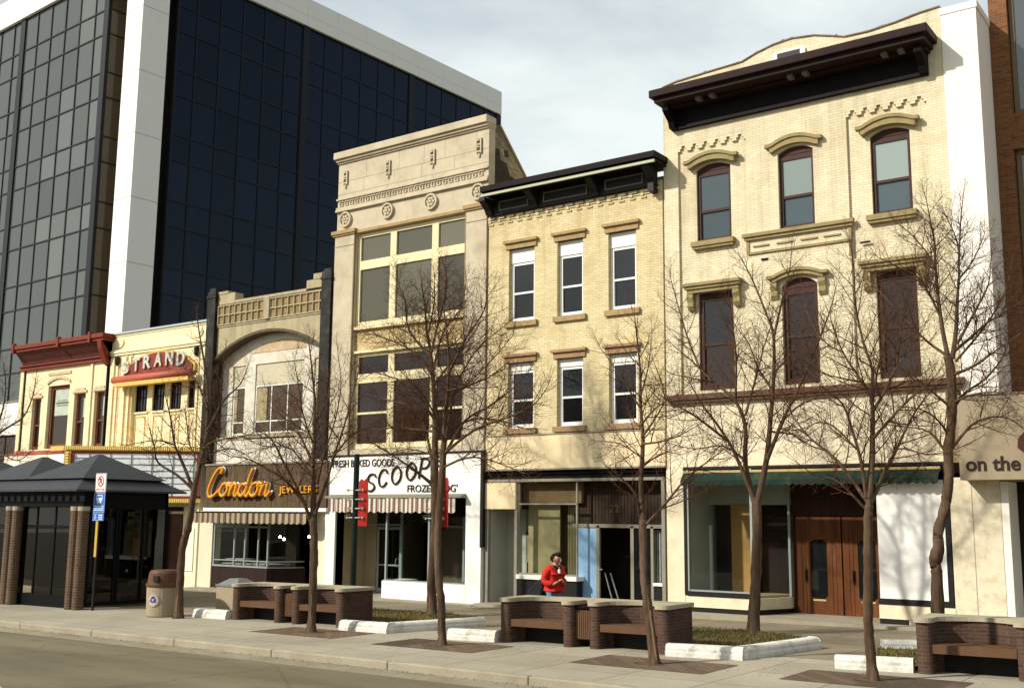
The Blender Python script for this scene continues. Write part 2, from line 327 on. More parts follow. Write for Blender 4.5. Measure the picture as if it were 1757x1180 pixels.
# ================================================================== setting: ground, pavement, road
def yc(x): return -11.33-.027*(x+26.4)
def sheet(name,pts,m,zoff=0,kind='structure',nx=1):
    mb=MB(); mb.v=[(x,y,gz(x)+zoff) for x,y in pts]; mb.f=[tuple(range(len(pts)))]
    return struct(name,mb,m,kind)
def ground_mat(name,base,dark,light,joint=None,jw=1.5,crack=True,rough=.9,patch_scale=.35,sweep=False):
    m=bpy.data.materials.new(name); m.use_nodes=True; t=m.node_tree; b=t.nodes['Principled BSDF']; b.inputs['Roughness'].default_value=rough; b.inputs['Specular IOR Level'].default_value=.25
    tc=t.nodes.new('ShaderNodeTexCoord')
    def noise(sc,det=8,ro=.65,src=None,dist=0):
        n=t.nodes.new('ShaderNodeTexNoise'); n.inputs['Scale'].default_value=sc; n.inputs['Detail'].default_value=det; n.inputs['Roughness'].default_value=ro; n.inputs['Distortion'].default_value=dist
        t.links.new(src or tc.outputs['Object'],n.inputs[0]); return n
    def ramp(n,p0,p1,c0,c1):
        r=t.nodes.new('ShaderNodeValToRGB'); r.color_ramp.elements[0].position=p0; r.color_ramp.elements[1].position=p1
        r.color_ramp.elements[0].color=(*c0,1); r.color_ramp.elements[1].color=(*c1,1); t.links.new(n,r.inputs[0]); return r.outputs[0]
    src=None
    if sweep:
        mp=t.nodes.new('ShaderNodeMapping'); mp.inputs['Scale'].default_value=(.35,1.6,1); t.links.new(tc.outputs['Object'],mp.inputs[0]); src=mp.outputs[0]
    a=ramp(noise(patch_scale,src=src).outputs[0],.35,.68,dark,light)
    x=t.nodes.new('ShaderNodeMixRGB'); x.inputs[0].default_value=.5; t.links.new(a,x.inputs[1]); x.inputs[2].default_value=(*base,1)
    out=x.outputs[0]
    g=ramp(noise(38,3,.7).outputs[0],.3,.7,(.72,.72,.72),(1.0,1.0,1.0))
    y=t.nodes.new('ShaderNodeMixRGB'); y.blend_type='MULTIPLY'; y.inputs[0].default_value=.8; t.links.new(out,y.inputs[1]); t.links.new(g,y.inputs[2]); out=y.outputs[0]
    st=ramp(noise(1.3,8,.75).outputs[0],.58,.74,(0,0,0),(.6,.6,.6)); y=t.nodes.new('ShaderNodeMixRGB'); t.links.new(st,y.inputs[0]); t.links.new(out,y.inputs[1]); y.inputs[2].default_value=(*[c*.6 for c in dark],1); out=y.outputs[0]
    if crack:
        v=t.nodes.new('ShaderNodeTexVoronoi'); v.feature='DISTANCE_TO_EDGE'; v.inputs['Scale'].default_value=.28
        n=noise(1.5,5); ad=t.nodes.new('ShaderNodeMixRGB'); ad.inputs[0].default_value=.22; t.links.new(tc.outputs['Object'],ad.inputs[1]); t.links.new(n.outputs['Color'],ad.inputs[2]); t.links.new(ad.outputs[0],v.inputs[0])
        k=ramp(v.outputs[0],.002,.006,(.3,.3,.3),(0,0,0)); y=t.nodes.new('ShaderNodeMixRGB'); t.links.new(k,y.inputs[0]); t.links.new(out,y.inputs[1]); y.inputs[2].default_value=(*[c*.35 for c in dark],1); out=y.outputs[0]
    if joint:
        bt=t.nodes.new('ShaderNodeTexBrick'); bt.offset=0; bt.inputs['Scale'].default_value=1; bt.inputs['Brick Width'].default_value=jw; bt.inputs['Row Height'].default_value=jw; bt.inputs['Mortar Size'].default_value=.012
        bt.inputs['Color1'].default_value=(1,1,1,1); bt.inputs['Color2'].default_value=(.86,.86,.86,1); bt.inputs['Mortar'].default_value=(.45,.42,.38,1); t.links.new(tc.outputs['Object'],bt.inputs['Vector'])
        y=t.nodes.new('ShaderNodeMixRGB'); y.blend_type='MULTIPLY'; y.inputs[0].default_value=1; t.links.new(out,y.inputs[1]); t.links.new(bt.outputs[0],y.inputs[2]); out=y.outputs[0]
    t.links.new(out,b.inputs['Base Color'])
    n=noise(60,4); bp=t.nodes.new('ShaderNodeBump'); bp.inputs['Strength'].default_value=.35; bp.inputs['Distance'].default_value=.01; t.links.new(n.outputs[0],bp.inputs['Height']); t.links.new(bp.outputs[0],b.inputs['Normal'])
    MATS[name]=m; return m
asphalt=ground_mat('asphalt',(.165,.138,.084),(.085,.07,.043),(.25,.21,.13),rough=.85,sweep=True)
sidewalk_m=ground_mat('sidewalk_concrete',(.40,.36,.27),(.27,.23,.16),(.48,.44,.345),joint=True,jw=1.52,crack=False)
apron_m=ground_mat('apron_concrete',(.27,.225,.155),(.20,.16,.105),(.33,.28,.20),joint=True,jw=1.2,crack=False)
curb_m=ground_mat('curb_concrete',(.36,.32,.235),(.24,.20,.13),(.43,.39,.30),crack=False,patch_scale=1.5)
gutter_m=ground_mat('gutter_concrete',(.27,.235,.165),(.17,.14,.09),(.36,.32,.235),crack=False,patch_scale=.9)
road=MB()
xs=[-300,-80,-60,-40,-30,-20,-10,0,20,60,300]
for i in range(len(xs)-1):
    a,b=xs[i],xs[i+1]; k=len(road.v); road.v+=[(a,-300,gz(a)-.15),(b,-300,gz(b)-.15),(b,yc(b)-.3,gz(b)-.15),(a,yc(a)-.3,gz(a)-.15)]; road.f.append((k,k+1,k+2,k+3))
struct('road',road,asphalt)
gut=MB(); crb=MB(); sw=MB(); ap=MB()
xs=[-120+i*3.05 for i in range(60)]
for i in range(len(xs)-1):
    a,b=xs[i]+.004,xs[i+1]-.004
    def seg(mb,o0,o1,z0,z1):
        k=len(mb.v)
        P_=[(a,yc(a)+o0,gz(a)+z0),(b,yc(b)+o0,gz(b)+z0),(b,yc(b)+o1,gz(b)+z0),(a,yc(a)+o1,gz(a)+z0),(a,yc(a)+o0,gz(a)+z1),(b,yc(b)+o0,gz(b)+z1),(b,yc(b)+o1,gz(b)+z1),(a,yc(a)+o1,gz(a)+z1)]
        mb.v+=P_; mb.f+=[(k,k+3,k+2,k+1),(k+4,k+5,k+6,k+7),(k,k+1,k+5,k+4),(k+1,k+2,k+6,k+5),(k+2,k+3,k+7,k+6),(k+3,k,k+4,k+7)]
    seg(gut,-.55,0,-.3,-.142); seg(crb,0,.17,-.3,.0)
struct('gutter',gut,gutter_m)
o=struct('kerb',crb,curb_m); bv=o.modifiers.new('b','BEVEL'); bv.width=.03; bv.segments=3
k=0
for a,b in zip(xs[:-1],xs[1:]):
    k=len(sw.v); sw.v+=[(a,yc(a)+.165,gz(a)-.004),(b,yc(b)+.165,gz(b)-.004),(b,20,gz(b)-.004),(a,20,gz(a)-.004)]; sw.f.append((k,k+1,k+2,k+3))
struct('sidewalk',sw,sidewalk_m)
sheet('ground',[(-900,-900),(900,-900),(900,-299),(-900,-299)],asphalt,-.17)
sheet('ground',[(-900,19.9),(900,19.9),(900,1500),(-900,1500)],asphalt,-.02)
sheet('shopfront_apron',[(-60,-.02),(-60,-6.9),(0,-6.9),(0,-.02)],apron_m,.0)
# concrete strip along the building bases
st=MB()
for a,b,h in ((-48,-39.6,.03),(-39.6,-33.4,.03),(-33.3,-26.7,.06),(-26.6,-20.15,.05),(-20.05,-14.0,.05),(-13.9,-6.4,.09),(-6.3,6,.03)):
    st.box(a,b,-.55,6,gz(a)-.2,gz((a+b)/2)+h)
struct('building_threshold',st,curb_m)
mk=MB(); 
for (x,y0,y1) in ((-16.3,-20,-16.9),): mk.v=[(x-.5,y0,gz(x)-.146),(x+.35,y0,gz(x)-.143),(x+.35,y1-.1,gz(x)-.143),(x-.5,y1+.2,gz(x)-.146)]; mk.f=[(0,1,2,3)]
struct('road_marking',mk,mat('road_paint',(.6,.6,.56),.8,.15,5))

# ================================================================== helpers for facades
g_dark=darkglass('dark_window_glass',(.010,.011,.013),.03)
g_dark2=darkglass('dark_brown_glass',(.016,.009,.008),.05)
g_blue=darkglass('slate_window_glass',(.065,.09,.105),.05)
g_blind=darkglass('blind_behind_glass',(.17,.21,.20),.12)
g_grey=darkglass('grey_film_glass',(.085,.08,.055),.05,wav=.05)
g_brown=darkglass('brown_shaded_glass',(.065,.038,.018),.12)
def window(par,x0,x1,z0,z1,y,fm,pm,fw=.07,rails=(),muls=(),d=.09,sill=None,lintel=None,rw=None,pm_top=None,name='window',panel=None,low_in=0):
    rw=rw or fw*.7
    mb=MB(); mb.box(x0,x0+fw,y,y+d,z0,z1).box(x1-fw,x1,y,y+d,z0,z1).box(x0+fw,x1-fw,y+.002,y+d,z0,z0+fw*1.3).box(x0+fw,x1-fw,y+.002,y+d,z1-fw,z1)
    for r in rails: mb.box(x0+fw,x1-fw,y+.012,y+d-.01,r-rw/2,r+rw/2)
    for q in muls: mb.box(q-rw/2,q+rw/2,y+.018,y+d-.012,z0+fw,z1-fw)
    if panel: mb.box(x0+.005,x1-.005,y-.012,y+.03,panel,z1-.003)
    f=obj(name,mb,fm,par)
    if rails and not muls and pm_top:
        obj('pane',MB().box(x0+fw*.6,x1-fw*.6,y+d*.5,y+d*.6,z0+fw,rails[0]),pm,f); obj('pane',MB().box(x0+fw*.6,x1-fw*.6,y+d*.35,y+d*.45,rails[0],z1-fw*.6),pm_top,f)
    elif rails and not muls:
        obj('pane',MB().box(x0+fw*.6,x1-fw*.6,y+d*.62,y+d*.7,z0+fw,rails[0]),pm,f); obj('pane',MB().box(x0+fw*.6,x1-fw*.6,y+d*.35,y+d*.45,rails[0],z1-fw*.6),pm,f)
    else: obj('pane',MB().box(x0+fw*.6,x1-fw*.6,y+d*.5,y+d*.6,z0+fw*.6,z1-fw*.6),pm,f)
    return f
def arc(x0,x1,zs,rise,n=14):
    c=(x0+x1)/2; h=(x1-x0)/2; Rr=(h*h+rise*rise)/(2*rise)
    return [(x0+(x1-x0)*i/n, zs+math.sqrt(max(0,Rr*Rr-(x0+(x1-x0)*i/n-c)**2))-(Rr-rise)) for i in range(n+1)]
def shell(par,x0,x1,ztop,m,room_z=4.0,depth=12,room=4.5,front=.32,floor=None):
    mb=MB().box(x0+.01,x1-.01,front,depth,room_z,ztop)
    g=gz(x0)-.3
    mb.box(x0+.01,x0+.13,front,depth,g,room_z-.01).box(x1-.13,x1-.01,front,depth,g,room_z-.01).box(x0+.14,x1-.14,room,depth,g,room_z-.01)
    obj('body',mb,m,par)
def cut(s0,s1): pass

# ================================================================== three-storey cream brick building (right)
B=thing('brick_building','three storey cream brick building with dark bracketed cornice, arched window hoods and empty shop below','building',(-10.1,0,.15))
UW=[(-12.96,-11.95),(-10.58,-9.63),(-8.18,-7.21)]
mb=MB(); zb=5.66
holes=[(a,b,10.03,12.24) for a,b in UW]+[(a,b,5.98,8.62 if a!=-10.58 else 8.74) for a,b in UW]
panL=(-13.48,-11.46,zb,12.92); panR=(-8.74,-6.76,zb,12.92)
mb.wall(-13.93,-6.33,zb,14.45,0,.32,[panL,panR]+[h for h in holes if h[0]==-10.58])
for pn in (panL,panR):
    hs=[h for h in holes if pn[0]<h[0]<pn[1]]
    mb.wall(pn[0],pn[1],pn[2],pn[3],.07,.32,hs)
for i,(a,b) in enumerate(UW):   # segmental heads
    y=.0 if i==1 else .07
    lo=arc(a,b,12.06,.15); mb.band(lo,[(p[0],12.24) for p in lo],y+.001,.3)
    if i==1: lo=arc(a,b,8.52,.20); mb.band(lo,[(p[0],8.74) for p in lo],.001,.3)
# stepped corbel tables
for pn in (panL,panR):
    n=6; wd_=(pn[1]-pn[0])/n
    for k in range(n+1):
        cx=pn[0]+wd_*k
        for j,(hw,h0,h1) in enumerate(((.17,12.84,12.925),(.12,12.76,12.84),(.07,12.68,12.76))):
            a=max(pn[0]+.001,cx-hw*wd_/.34); b=min(pn[1]-.001,cx+hw*wd_/.34)
            if b>a+.01: mb.box(a,b,.004,.12,h0,h1)
# parapet with low centre hump
top=[(-13.93,14.66),(-13.5,14.74),(-12.4,14.80),(-11.5,14.84),(-11.1,14.98),(-10.6,15.10),(-10.1,15.14),(-9.5,15.07),(-9.0,14.92),(-8.7,14.82),(-8.1,14.80),(-7.4,14.86),(-6.8,14.95),(-6.33,14.98)]
mb.band([(p[0],14.45) for p in top],top,.003,.32)
wall6=obj('wall',mb,cream_brick,B)
cp_=MB(); cp_.band(top,[(p[0],p[1]+.035) for p in top],-.03,.36); obj('parapet_coping',cp_,mat('faded_tile_coping',(.20,.13,.085),.9,.3,6),B)
random.seed(4)
for k in range(44):
    x=random.uniform(-13.8,-6.5); i=max(j for j in range(len(top)) if top[j][0]<=x); i=min(i,len(top)-2)
    t=(x-top[i][0])/(top[i+1][0]-top[i][0]); z=top[i][1]*(1-t)+top[i+1][1]*t+.035; s=random.uniform(.03,.13); h_=random.uniform(.012,.05)
    obj('tar_patch',MB().prism([(x-s,z-.02),(x+s,z-.02),(x+s*.7,z+h_),(x-s*.5,z+h_*.8)],random.uniform(0,.1),.3),mat('tarred_coping',(.22,.19,.14),.95,.5,6),B)
v=MB(); v.prism([(-10.62,14.48),(-9.72,14.48),(-9.72,14.80),(-9.80,14.86),(-10.54,14.86),(-10.62,14.80)],-.06,.0); 
f=obj('attic_vent',v,white_paint,B); obj('louvre',MB().box(-10.48,-9.86,-.072,-.055,14.56,14.79),black_paint,f)
shell(B,-13.93,-6.33,13.9,cream_brick,3.96,14,4.6)
# cornice
c=MB()
c.box(-13.88,-6.43,-.92,-.0,14.06,14.27); c.box(-13.78,-6.53,-.80,-.0,13.92,14.06); c.box(-13.70,-6.60,-.40,-.0,13.84,13.92)
cor=obj('cornice',c,fascia_brown,B,bevel=.015)
fr=MB(); fr.box(-13.62,-6.66,-.10,-.001,13.30,13.84).box(-13.6,-6.68,-.14,-.1,13.30,13.38)
for a in (-13.62,-6.84):   # end consoles
    fr.prismx([(-.10,13.32),(-.22,13.32),(-.30,13.5),(-.62,13.72),(-.64,13.84),(-.10,13.84)],a,a+.18)
obj('frieze',fr,dark_brown,B)
for x in (-12.55,-12.15,-9.95,-9.55,-7.55,-7.15):
    obj('cornice_bracket',MB().prismx([(-.62,13.82),(-.62,13.918),(-.41,13.918),(-.41,13.82)],x-.07,x+.07),mat('bracket_grey',(.12,.10,.09),.7),cor)
# upper windows
for i,(a,b) in enumerate(UW):
    y=.14 if i!=1 else .10
    f=MB(); fw=.085; z0,z1=10.03,12.04
    f.box(a,a+fw,y,y+.1,z0,z1+.06).box(b-fw,b,y,y+.1,z0,z1+.06).box(a+fw,b-fw,y+.002,y+.1,z0,z0+.1).box(a+fw,b-fw,y+.004,y+.1,11.88,z1)
    ar=arc(a+.004,b-.004,12.055,.145); f.band([(p[0],z1-.02) for p in ar],ar,y-.01,y+.09)
    f.box(a+fw,b-fw,y+.015,y+.09,10.86,10.93)
    w_=obj('window',f,brown_frame,B)
    obj('pane',MB().box(a+fw*.8,b-fw*.8,y+.062,y+.07,z0+.08,10.88),g_blue,w_)
    obj('pane',MB().box(a+fw*.8,b-fw*.8,y+.035,y+.042,10.9,11.9),g_blind if i!=0 else g_blue,w_)
    s=MB().box(a-.13,b+.11,-.10,y,9.90,10.03); s.box(a-.10,b+.08,-.06,y,9.83,9.90)
    if i!=1: obj('sill',s,hood_stone,w_)
    # hood mould
    def hood(z_e,z_c,t,y0):
        lo=[(a-.30,z_e),(a-.18,z_e)]+arc(a-.10,b+.10,z_e+.02,z_c-z_e-.02,12)+[(b+.18,z_e),(b+.28,z_e)]
        return lo
    lo=hood(12.10,12.26,0,0); mi=[(p[0],p[1]+.14+.02*(1-abs((p[0]-(a+b)/2)/.8))) for p in lo]; hi=[(p[0],p[1]+.09) for p in mi]
    h=MB().band(lo[1:-1],mi[1:-1],-.11,y); h.band(mi,hi,-.15,.02)
    obj('window_hood',h,hood_stone,w_)
# belt with small slots under the middle window
ct=MB().box(-11.58,-8.62,-.13,-.001,9.93,10.02).box(-11.54,-8.66,-.08,-.001,9.85,9.93)
ct.box(-11.48,-8.70,-.05,-.001,9.47,9.53)
for x in (-11.1,-10.45,-9.8,-9.2): ct.box(x-.22,x+.22,-.035,-.001,9.66,9.70)
obj('belt_moulding',ct,hood_stone,B)
for q_ in ((-11.50,-11.42,-.03,-.001,9.53,9.85),(-8.78,-8.70,-.03,-.001,9.1,9.85)): obj('belt_side_strip',MB().box(*q_),hood_stone,B)
for q_ in ((-11.10,-10.92,-.03,-.001,9.28,9.33),(-8.5,-8.25,-.02,-.001,9.36,9.41)): obj('anchor_plate',MB().box(*q_),dark_brown,B)
# lower windows
for i,(a,b) in enumerate(UW):
    y=.14 if i!=1 else .10
    zt=8.60 if i!=1 else 8.50
    f=MB(); fw=.12; z0=5.98
    f.box(a,a+fw,y,y+.1,z0,zt).box(b-fw,b,y,y+.1,z0,zt).box(a+fw,b-fw,y+.002,y+.1,z0,z0+.16).box(a+fw,b-fw,y+.004,y+.1,zt-.2,zt)
    if i==1: ar=arc(a+.004,b-.004,8.515,.195); f.band([(p[0],8.47) for p in ar],ar,y-.01,y+.09)
    f.box(a+fw,b-fw,y+.015,y+.09,7.18,7.25)
    w_=obj('window',f,brown_frame,B)
    obj('pane',MB().box(a+fw*.8,b-fw*.8,y+.062,y+.07,z0+.1,7.2),g_dark2,w_)
    obj('pane',MB().box(a+fw*.8,b-fw*.8,y+.035,y+.042,7.2,zt-.15),g_dark if i==0 else g_dark2,w_)
    h=MB(); ya=.0 if i==1 else .0
    if i!=1:
        h.box(a-.36,b+.30,-.20,.07,8.80,8.88).box(a-.32,b+.26,-.15,.07,8.72,8.80).box(a-.26,b+.22,-.10,.07,8.62,8.72)
        zc=8.62
    else:
        lo=[(a-.34,8.62),(a-.2,8.62)]+arc(a-.12,b+.12,8.64,.14,12)+[(b+.2,8.62),(b+.32,8.62)]
        mi=[(p[0],p[1]+.10) for p in lo]; hi=[(p[0],p[1]+.08) for p in mi]
        h.band(lo[1:-1],mi[1:-1],-.14,.05).band(mi,hi,-.19,.05); zc=8.64
    for xa in (a-.26,b+.06):
        h.prismx([(.06,zc-.02),(-.12,zc-.02),(-.14,zc-.12),(-.08,zc-.24),(-.09,zc-.36),(-.02,zc-.46),(.06,zc-.46)],xa,xa+.18)
    obj('window_hood',h,hood_stone,w_)
# beam above shop, painted band
bm=MB().box(-13.86,-6.22,-.18,.0,5.74,5.88).box(-13.82,-6.26,-.13,.0,5.66,5.74); obj('shopfront_beam',bm,beam_brown,B)
shop=MB(); shop.wall(-13.93,-6.68,3.97,5.655,.0,.32,[]); 
shop.wall(-13.93,-6.68,.0,3.97,.0,.30,[(-13.46,-6.7,-.1,3.97)]); obj('painted_wall',shop,cream_paint,B)
# faint ghost of old painted lettering
gh=MB(); random.seed(3)
for k in range(9):
    x=-10.7+k*.30; pts=[(x+.05*math.cos(t*.9+k)+.12*math.cos(t*.55+k*2), -.004, 4.72+.04*k%.1+.10*math.sin(t*.9+k)) for t in range(9)]
    gh.tube(pts,.011,3)
obj('faded_lettering',gh,mat('ghost_paint',(.50,.45,.33),.9,.2,5),B)
st_=MB().box(-6.68,-5.62,.0,.32,.1,3.6); obj('stone_pier',st_,cream_stone,B)
jt=MB().box(-6.23,-6.215,-.003,.0,.1,3.6); obj('pier_joint',jt,joint,B)
# storefront frame
fr=MB().box(-13.46,-6.70,-.02,.12,3.90,3.968).box(-13.46,-13.38,-.02,.12,.68,3.90)
fr.box(-13.38,-11.60,-.02,.10,.64,.76)
obj('storefront_frame',fr,black_paint,B)
bk=MB().prismz([(-13.45,.0),(-11.55,.0),(-11.10,1.35),(-11.10,1.5),(-13.45,1.5)],.36,.64); obj('bulkhead',bk,cream_paint,B)
bb=MB().prismz([(-13.44,.03),(-11.56,.03),(-11.12,1.36),(-11.12,1.5),(-13.44,1.5)],.0,.36); obj('base_course',bb,black_paint,B)
sw_=thing; 
dwf=MB().box(-11.60,-11.54,-.01,.06,.76,3.90); dwf.box(-11.14,-11.08,1.33,1.40,.66,3.9); dwf.box(-13.38,-13.33,.0,.06,.76,3.9).box(-13.33,-11.6,.02,.06,.76,.80)
dw=obj('display_window',dwf,alu,B)
obj('pane',MB().box(-13.33,-11.60,.03,.036,.80,3.90),storeglass,dw)
obj('pane',MB().prismz([(-11.55,.06),(-11.545,.06),(-11.105,1.34),(-11.11,1.34)],.7,3.9),storeglass,dw)
inr=MB().prismz([(-13.44,.1),(-11.62,.1),(-11.16,1.4),(-11.16,1.9),(-13.44,1.9)],.645,.70); obj('display_floor',inr,tan_wall,B)
iw=MB().box(-13.79,-13.44,.33,4.5,.1,3.9).box(-13.44,-11.1,1.42,1.5,3.0,3.9); obj('showroom_wall',iw,grey_wall,B)
obj('display_door_trim',MB().box(-13.42,-13.34,1.38,1.44,.7,2.45),white_paint,B)
obj('display_panel',MB().box(-12.76,-12.05,1.38,1.44,.7,3.0),plywood,B)
obj('display_back',MB().box(-13.34,-11.1,1.70,1.75,.7,3.0).box(-12.9,-12.76,1.42,1.7,.7,3.0),dark_room,B)
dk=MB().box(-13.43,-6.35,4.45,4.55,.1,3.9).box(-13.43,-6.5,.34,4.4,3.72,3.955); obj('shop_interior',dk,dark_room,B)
# recessed entrance: doors
DY=1.5
dr=MB().box(-11.10,-8.2,DY+.02,DY+.10,2.72,3.72); dr.box(-11.10,-11.02,DY,DY+.1,.15,2.75); dr.box(-8.5,-8.2,DY,DY+.1,.15,2.75)
obj('door_transom',dr,mat('dark_oak_transom',(.045,.016,.010),.5,.3,5,streak=True),B)
for k,(a,b) in enumerate(((-11.0,-9.80),(-9.76,-8.54))):
    d=MB(); gz0=.17; wx0,wx1=a+.38,b-.38; wz0,wz1=.62,2.12
    d.wall(a,b,gz0,2.70,DY,DY+.06,[(wx0,wx1,wz0,wz1)])
    ch=.09
    for sx,sz in ((wx0,wz0),(wx1,wz0),(wx0,wz1),(wx1,wz1)):
        dx=ch if sx==wx0 else -ch; dz=ch if sz==wz0 else -ch
        d.prism([(sx,sz),(sx+dx,sz),(sx,sz+dz)],DY+.004,DY+.05)
    for q in (.14,.24): d.box(a+q,a+q+.02,DY-.012,DY,gz0+.1,2.66); d.box(b-q-.02,b-q,DY-.012,DY,gz0+.1,2.66)
    do=obj('entrance_door',d,door_wood,B); do['label']='varnished oak door with a dark eight sided glass light'
    obj('door_light',MB().box(wx0,wx1,DY+.02,DY+.03,wz0,wz1),g_dark,do)
    obj('door_light_trim',MB().box(wx0+.05,wx1-.05,DY-.02,DY,wz0-.05,wz0),tan_trim,do)
    hd=MB().box(a+.24,a+.28,DY-.05,DY-.03,1.05,1.38).tube([(a+.26,DY,1.08),(a+.26,DY-.06,1.1),(a+.26,DY-.06,1.32),(a+.26,DY,1.35)],.012,5)
    obj('door_handle',hd,black_paint,do)
obj('entrance_floor',MB().box(-11.5,-8.4,.05,DY,.0,.235),curb_m,B)
obj('recess_side_wall',MB().box(-8.40,-8.33,.12,DY+.1,.2,3.9),door_wood,B)
# boarded right bay
pb=MB().box(-8.38,-6.84,.0,.06,.82,3.55); obj('boarded_panel',pb,mat('panel_white',(.86,.84,.79),.6,.02,1),B)
pf=MB().box(-8.42,-6.72,-.01,.05,.68,.81).box(-6.83,-6.72,-.01,.05,.81,3.9).box(-8.38,-6.84,.0,.04,3.55,3.57); obj('panel_frame',pf,black_paint,B)
pp_=MB().box(-8.42,-6.69,.0,.3,.36,.675); obj('bay_bulkhead',pp_,cream_paint,B); obj('bay_base_course',MB().box(-8.42,-7.75,.02,.3,.0,.36),black_paint,B)
obj('bay_base_stone',MB().box(-7.75,-6.69,.02,.3,.0,.36),cream_paint,B)
# green awning
aw=MB(); x0,x1=-13.40,-6.86; n=34
rod=MB().box(x0,x1,-.12,-.02,3.78,3.86); ao=obj('awning',rod,tan_trim,B)
vz=[]
for k in range(n):
    a=x0+(x1-x0)*k/n; b=x0+(x1-x0)*(k+1)/n
    aw.prismx([(-.13,3.80),(-.30,3.60),(-.29,3.59),(-.12,3.79)],a,b)
    lo=[(a+(b-a)*j/6,3.50-.045*math.sin(PI*j/6)+.01*math.sin(k*1.7)) for j in range(7)]
    aw.band(lo,[(p[0],3.60) for p in lo],-.302,-.292)
obj('awning_canvas',aw,green_awn,ao)

# ================================================================== white stucco pier building end and brown brick building
B=thing('stucco_pier','tall narrow white stucco pier rising between the cream and brown brick buildings','pier',(-5.9,.5,.15))
obj('shaft',MB().box(-6.32,-5.51,-.02,1.45,3.55,14.75),pier_white,B); obj('cap',MB().box(-6.34,-5.48,-.04,1.44,14.75,14.92),white_paint,B)
B=thing('brick_building','brown brick office building with deep metal framed windows at the right edge','building',(0,6,.2))
WN=[(-5.08,-3.8,12.4,15.6),(-5.12,-3.8,6.4,11.5),(-2.9,-1.5,12.4,15.6),(-2.9,-1.5,6.4,11.5)]
mb=MB().wall(-5.50,8,3.9,19,1.3,1.7,WN).box(-5.49,8,1.71,14,3.9,19); obj('wall',mb,brown_brick,B)
obj('lower_wall',MB().box(-5.3,8,2.6,3.0,0,3.9),dark_room,B)
for (a,b,c_,d_) in WN: window(B,a+.02,b,c_,d_,1.46,mat('bronze_window_frame',(.16,.11,.06),.5,.1),darkglass('tinted_office_glass',(.08,.09,.10),.03,1.0),fw=.1)
obj('entry_pier',MB().box(-5.61,-5.45,.0,.9,.1,3.5),pier_white,B)
obj('entry_return',MB().box(-5.45,-5.34,.9,2.6,.1,3.6),dark_room,B)
obj('entry_floor',MB().box(-5.3,8,.3,2.6,0,gz(-5)+.06),curb_m,B)
cn=MB().box(-6.30,6,-.62,1.2,3.52,5.38)
ca=obj('entrance_canopy',cn,mat('canopy_bronze_panel',(.31,.25,.165),.55,.10,1.2,streak=True,stain=(.22,.17,.11),stain_amt=.5),B)
obj('canopy_flashing',MB().box(-6.32,6,-.64,1.2,5.38,5.41),alu_dull,ca)
text('canopy_lettering','on the',-6.16,3.71,-.635,.32,mat('sign_brown',(.03,.015,.012),.5,.1),ca,w=1.12,depth=.012,bold=.018)
lg=MB(); lg.prism([(-5.07,4.20),(-4.95,4.10),(-4.7,4.10),(-4.4,4.30),(-4.3,4.75),(-4.55,4.80),(-4.85,4.62),(-5.05,4.40)],-.66,-.62); obj('canopy_emblem',lg,mat('sign_brown2',(.06,.02,.015),.5,.1),ca)
# ================================================================== gold brick building
B=thing('brick_building','two storey yellow brick building over vacant shop with six white sash windows and dark cornice','building',(-17,0,.08))
W5=[(-19.27,-18.32),(-17.50,-16.60),(-15.74,-14.83)]
mb=MB().wall(-20.07,-13.98,5.0,12.0,0.0,.32,[(a,b,8.42,10.70) for a,b in W5]+[(a,b,5.20,7.19) for a,b in W5])
# corbel table
n=17
for k in range(n):
    x=-19.92+k*(5.75/(n-1))
    mb.box(x-.13,x+.13,-.07,-.001,11.72,11.79).box(x-.13,x-.03,-.05,-.001,11.62,11.72).box(x-.13,x+.05,-.035,-.001,11.55,11.60)
mb.box(-20.05,-14.0,-.03,-.001,11.66,11.70)
obj('wall',mb,gold_brick,B)
shell(B,-20.07,-13.98,12.2,gold_brick,4.0,12,5.0)
c=MB().box(-19.84,-13.80,-.78,.3,12.42,12.60).box(-19.80,-13.84,-.72,.3,12.33,12.42)
cor=obj('cornice',c,dark_brown,B,bevel=.01)
c=MB().box(-19.82,-13.82,-.76,-.70,12.28,12.35); obj('cornice_trim',c,olive_strip,cor)
c=MB().box(-20.0,-14.12,-.16,-.001,11.82,12.32); 
for x in (-20.0,-18.3,-16.15,-14.30): c.prismx([(-.16,11.84),(-.24,11.84),(-.34,12.0),(-.62,12.2),(-.62,12.32),(-.16,12.32)],x,x+.22)
c.box(-14.28,-14.10,-.3,-.0,11.62,11.86)
obj('frieze',c,black_paint,cor)
for a,b in ((-19.55,-18.45),(-17.9,-16.35),(-15.75,-14.5)):
    c=MB().box(a,b,-.18,-.155,12.20,12.235).box(a,b,-.18,-.155,11.93,11.965).box(a,a+.035,-.18,-.155,11.965,12.2).box(b-.035,b,-.18,-.155,11.965,12.2); obj('frieze_panel_trim',c,mat('grey_green_trim',(.16,.16,.11),.6),cor)
for a,b in W5:
    for (z0,z1,pz,st) in ((8.42,10.70,10.27,lintel_stone),(5.20,7.19,6.95,red_stone)):
        w_=window(B,a+.01,b-.01,z0+.01,pz+.02,.13,white_frame,g_dark,fw=.10,rails=((z0+pz)/2-.02,),rw=.06,d=.1)
        obj('blank_panel',MB().box(a+.008,b-.008,.10,.2,pz,z1-.01),white_paint,w_)
        obj('lintel',MB().box(a-.16,b+.14,-.12,.05,z1+.17,z1+.25).box(a-.10,b+.09,-.05,.1,z1,z1+.17),st,w_)
        obj('sill',MB().box(a-.10,b+.12,-.09,.13,z0-.15,z0+.008),st,w_)
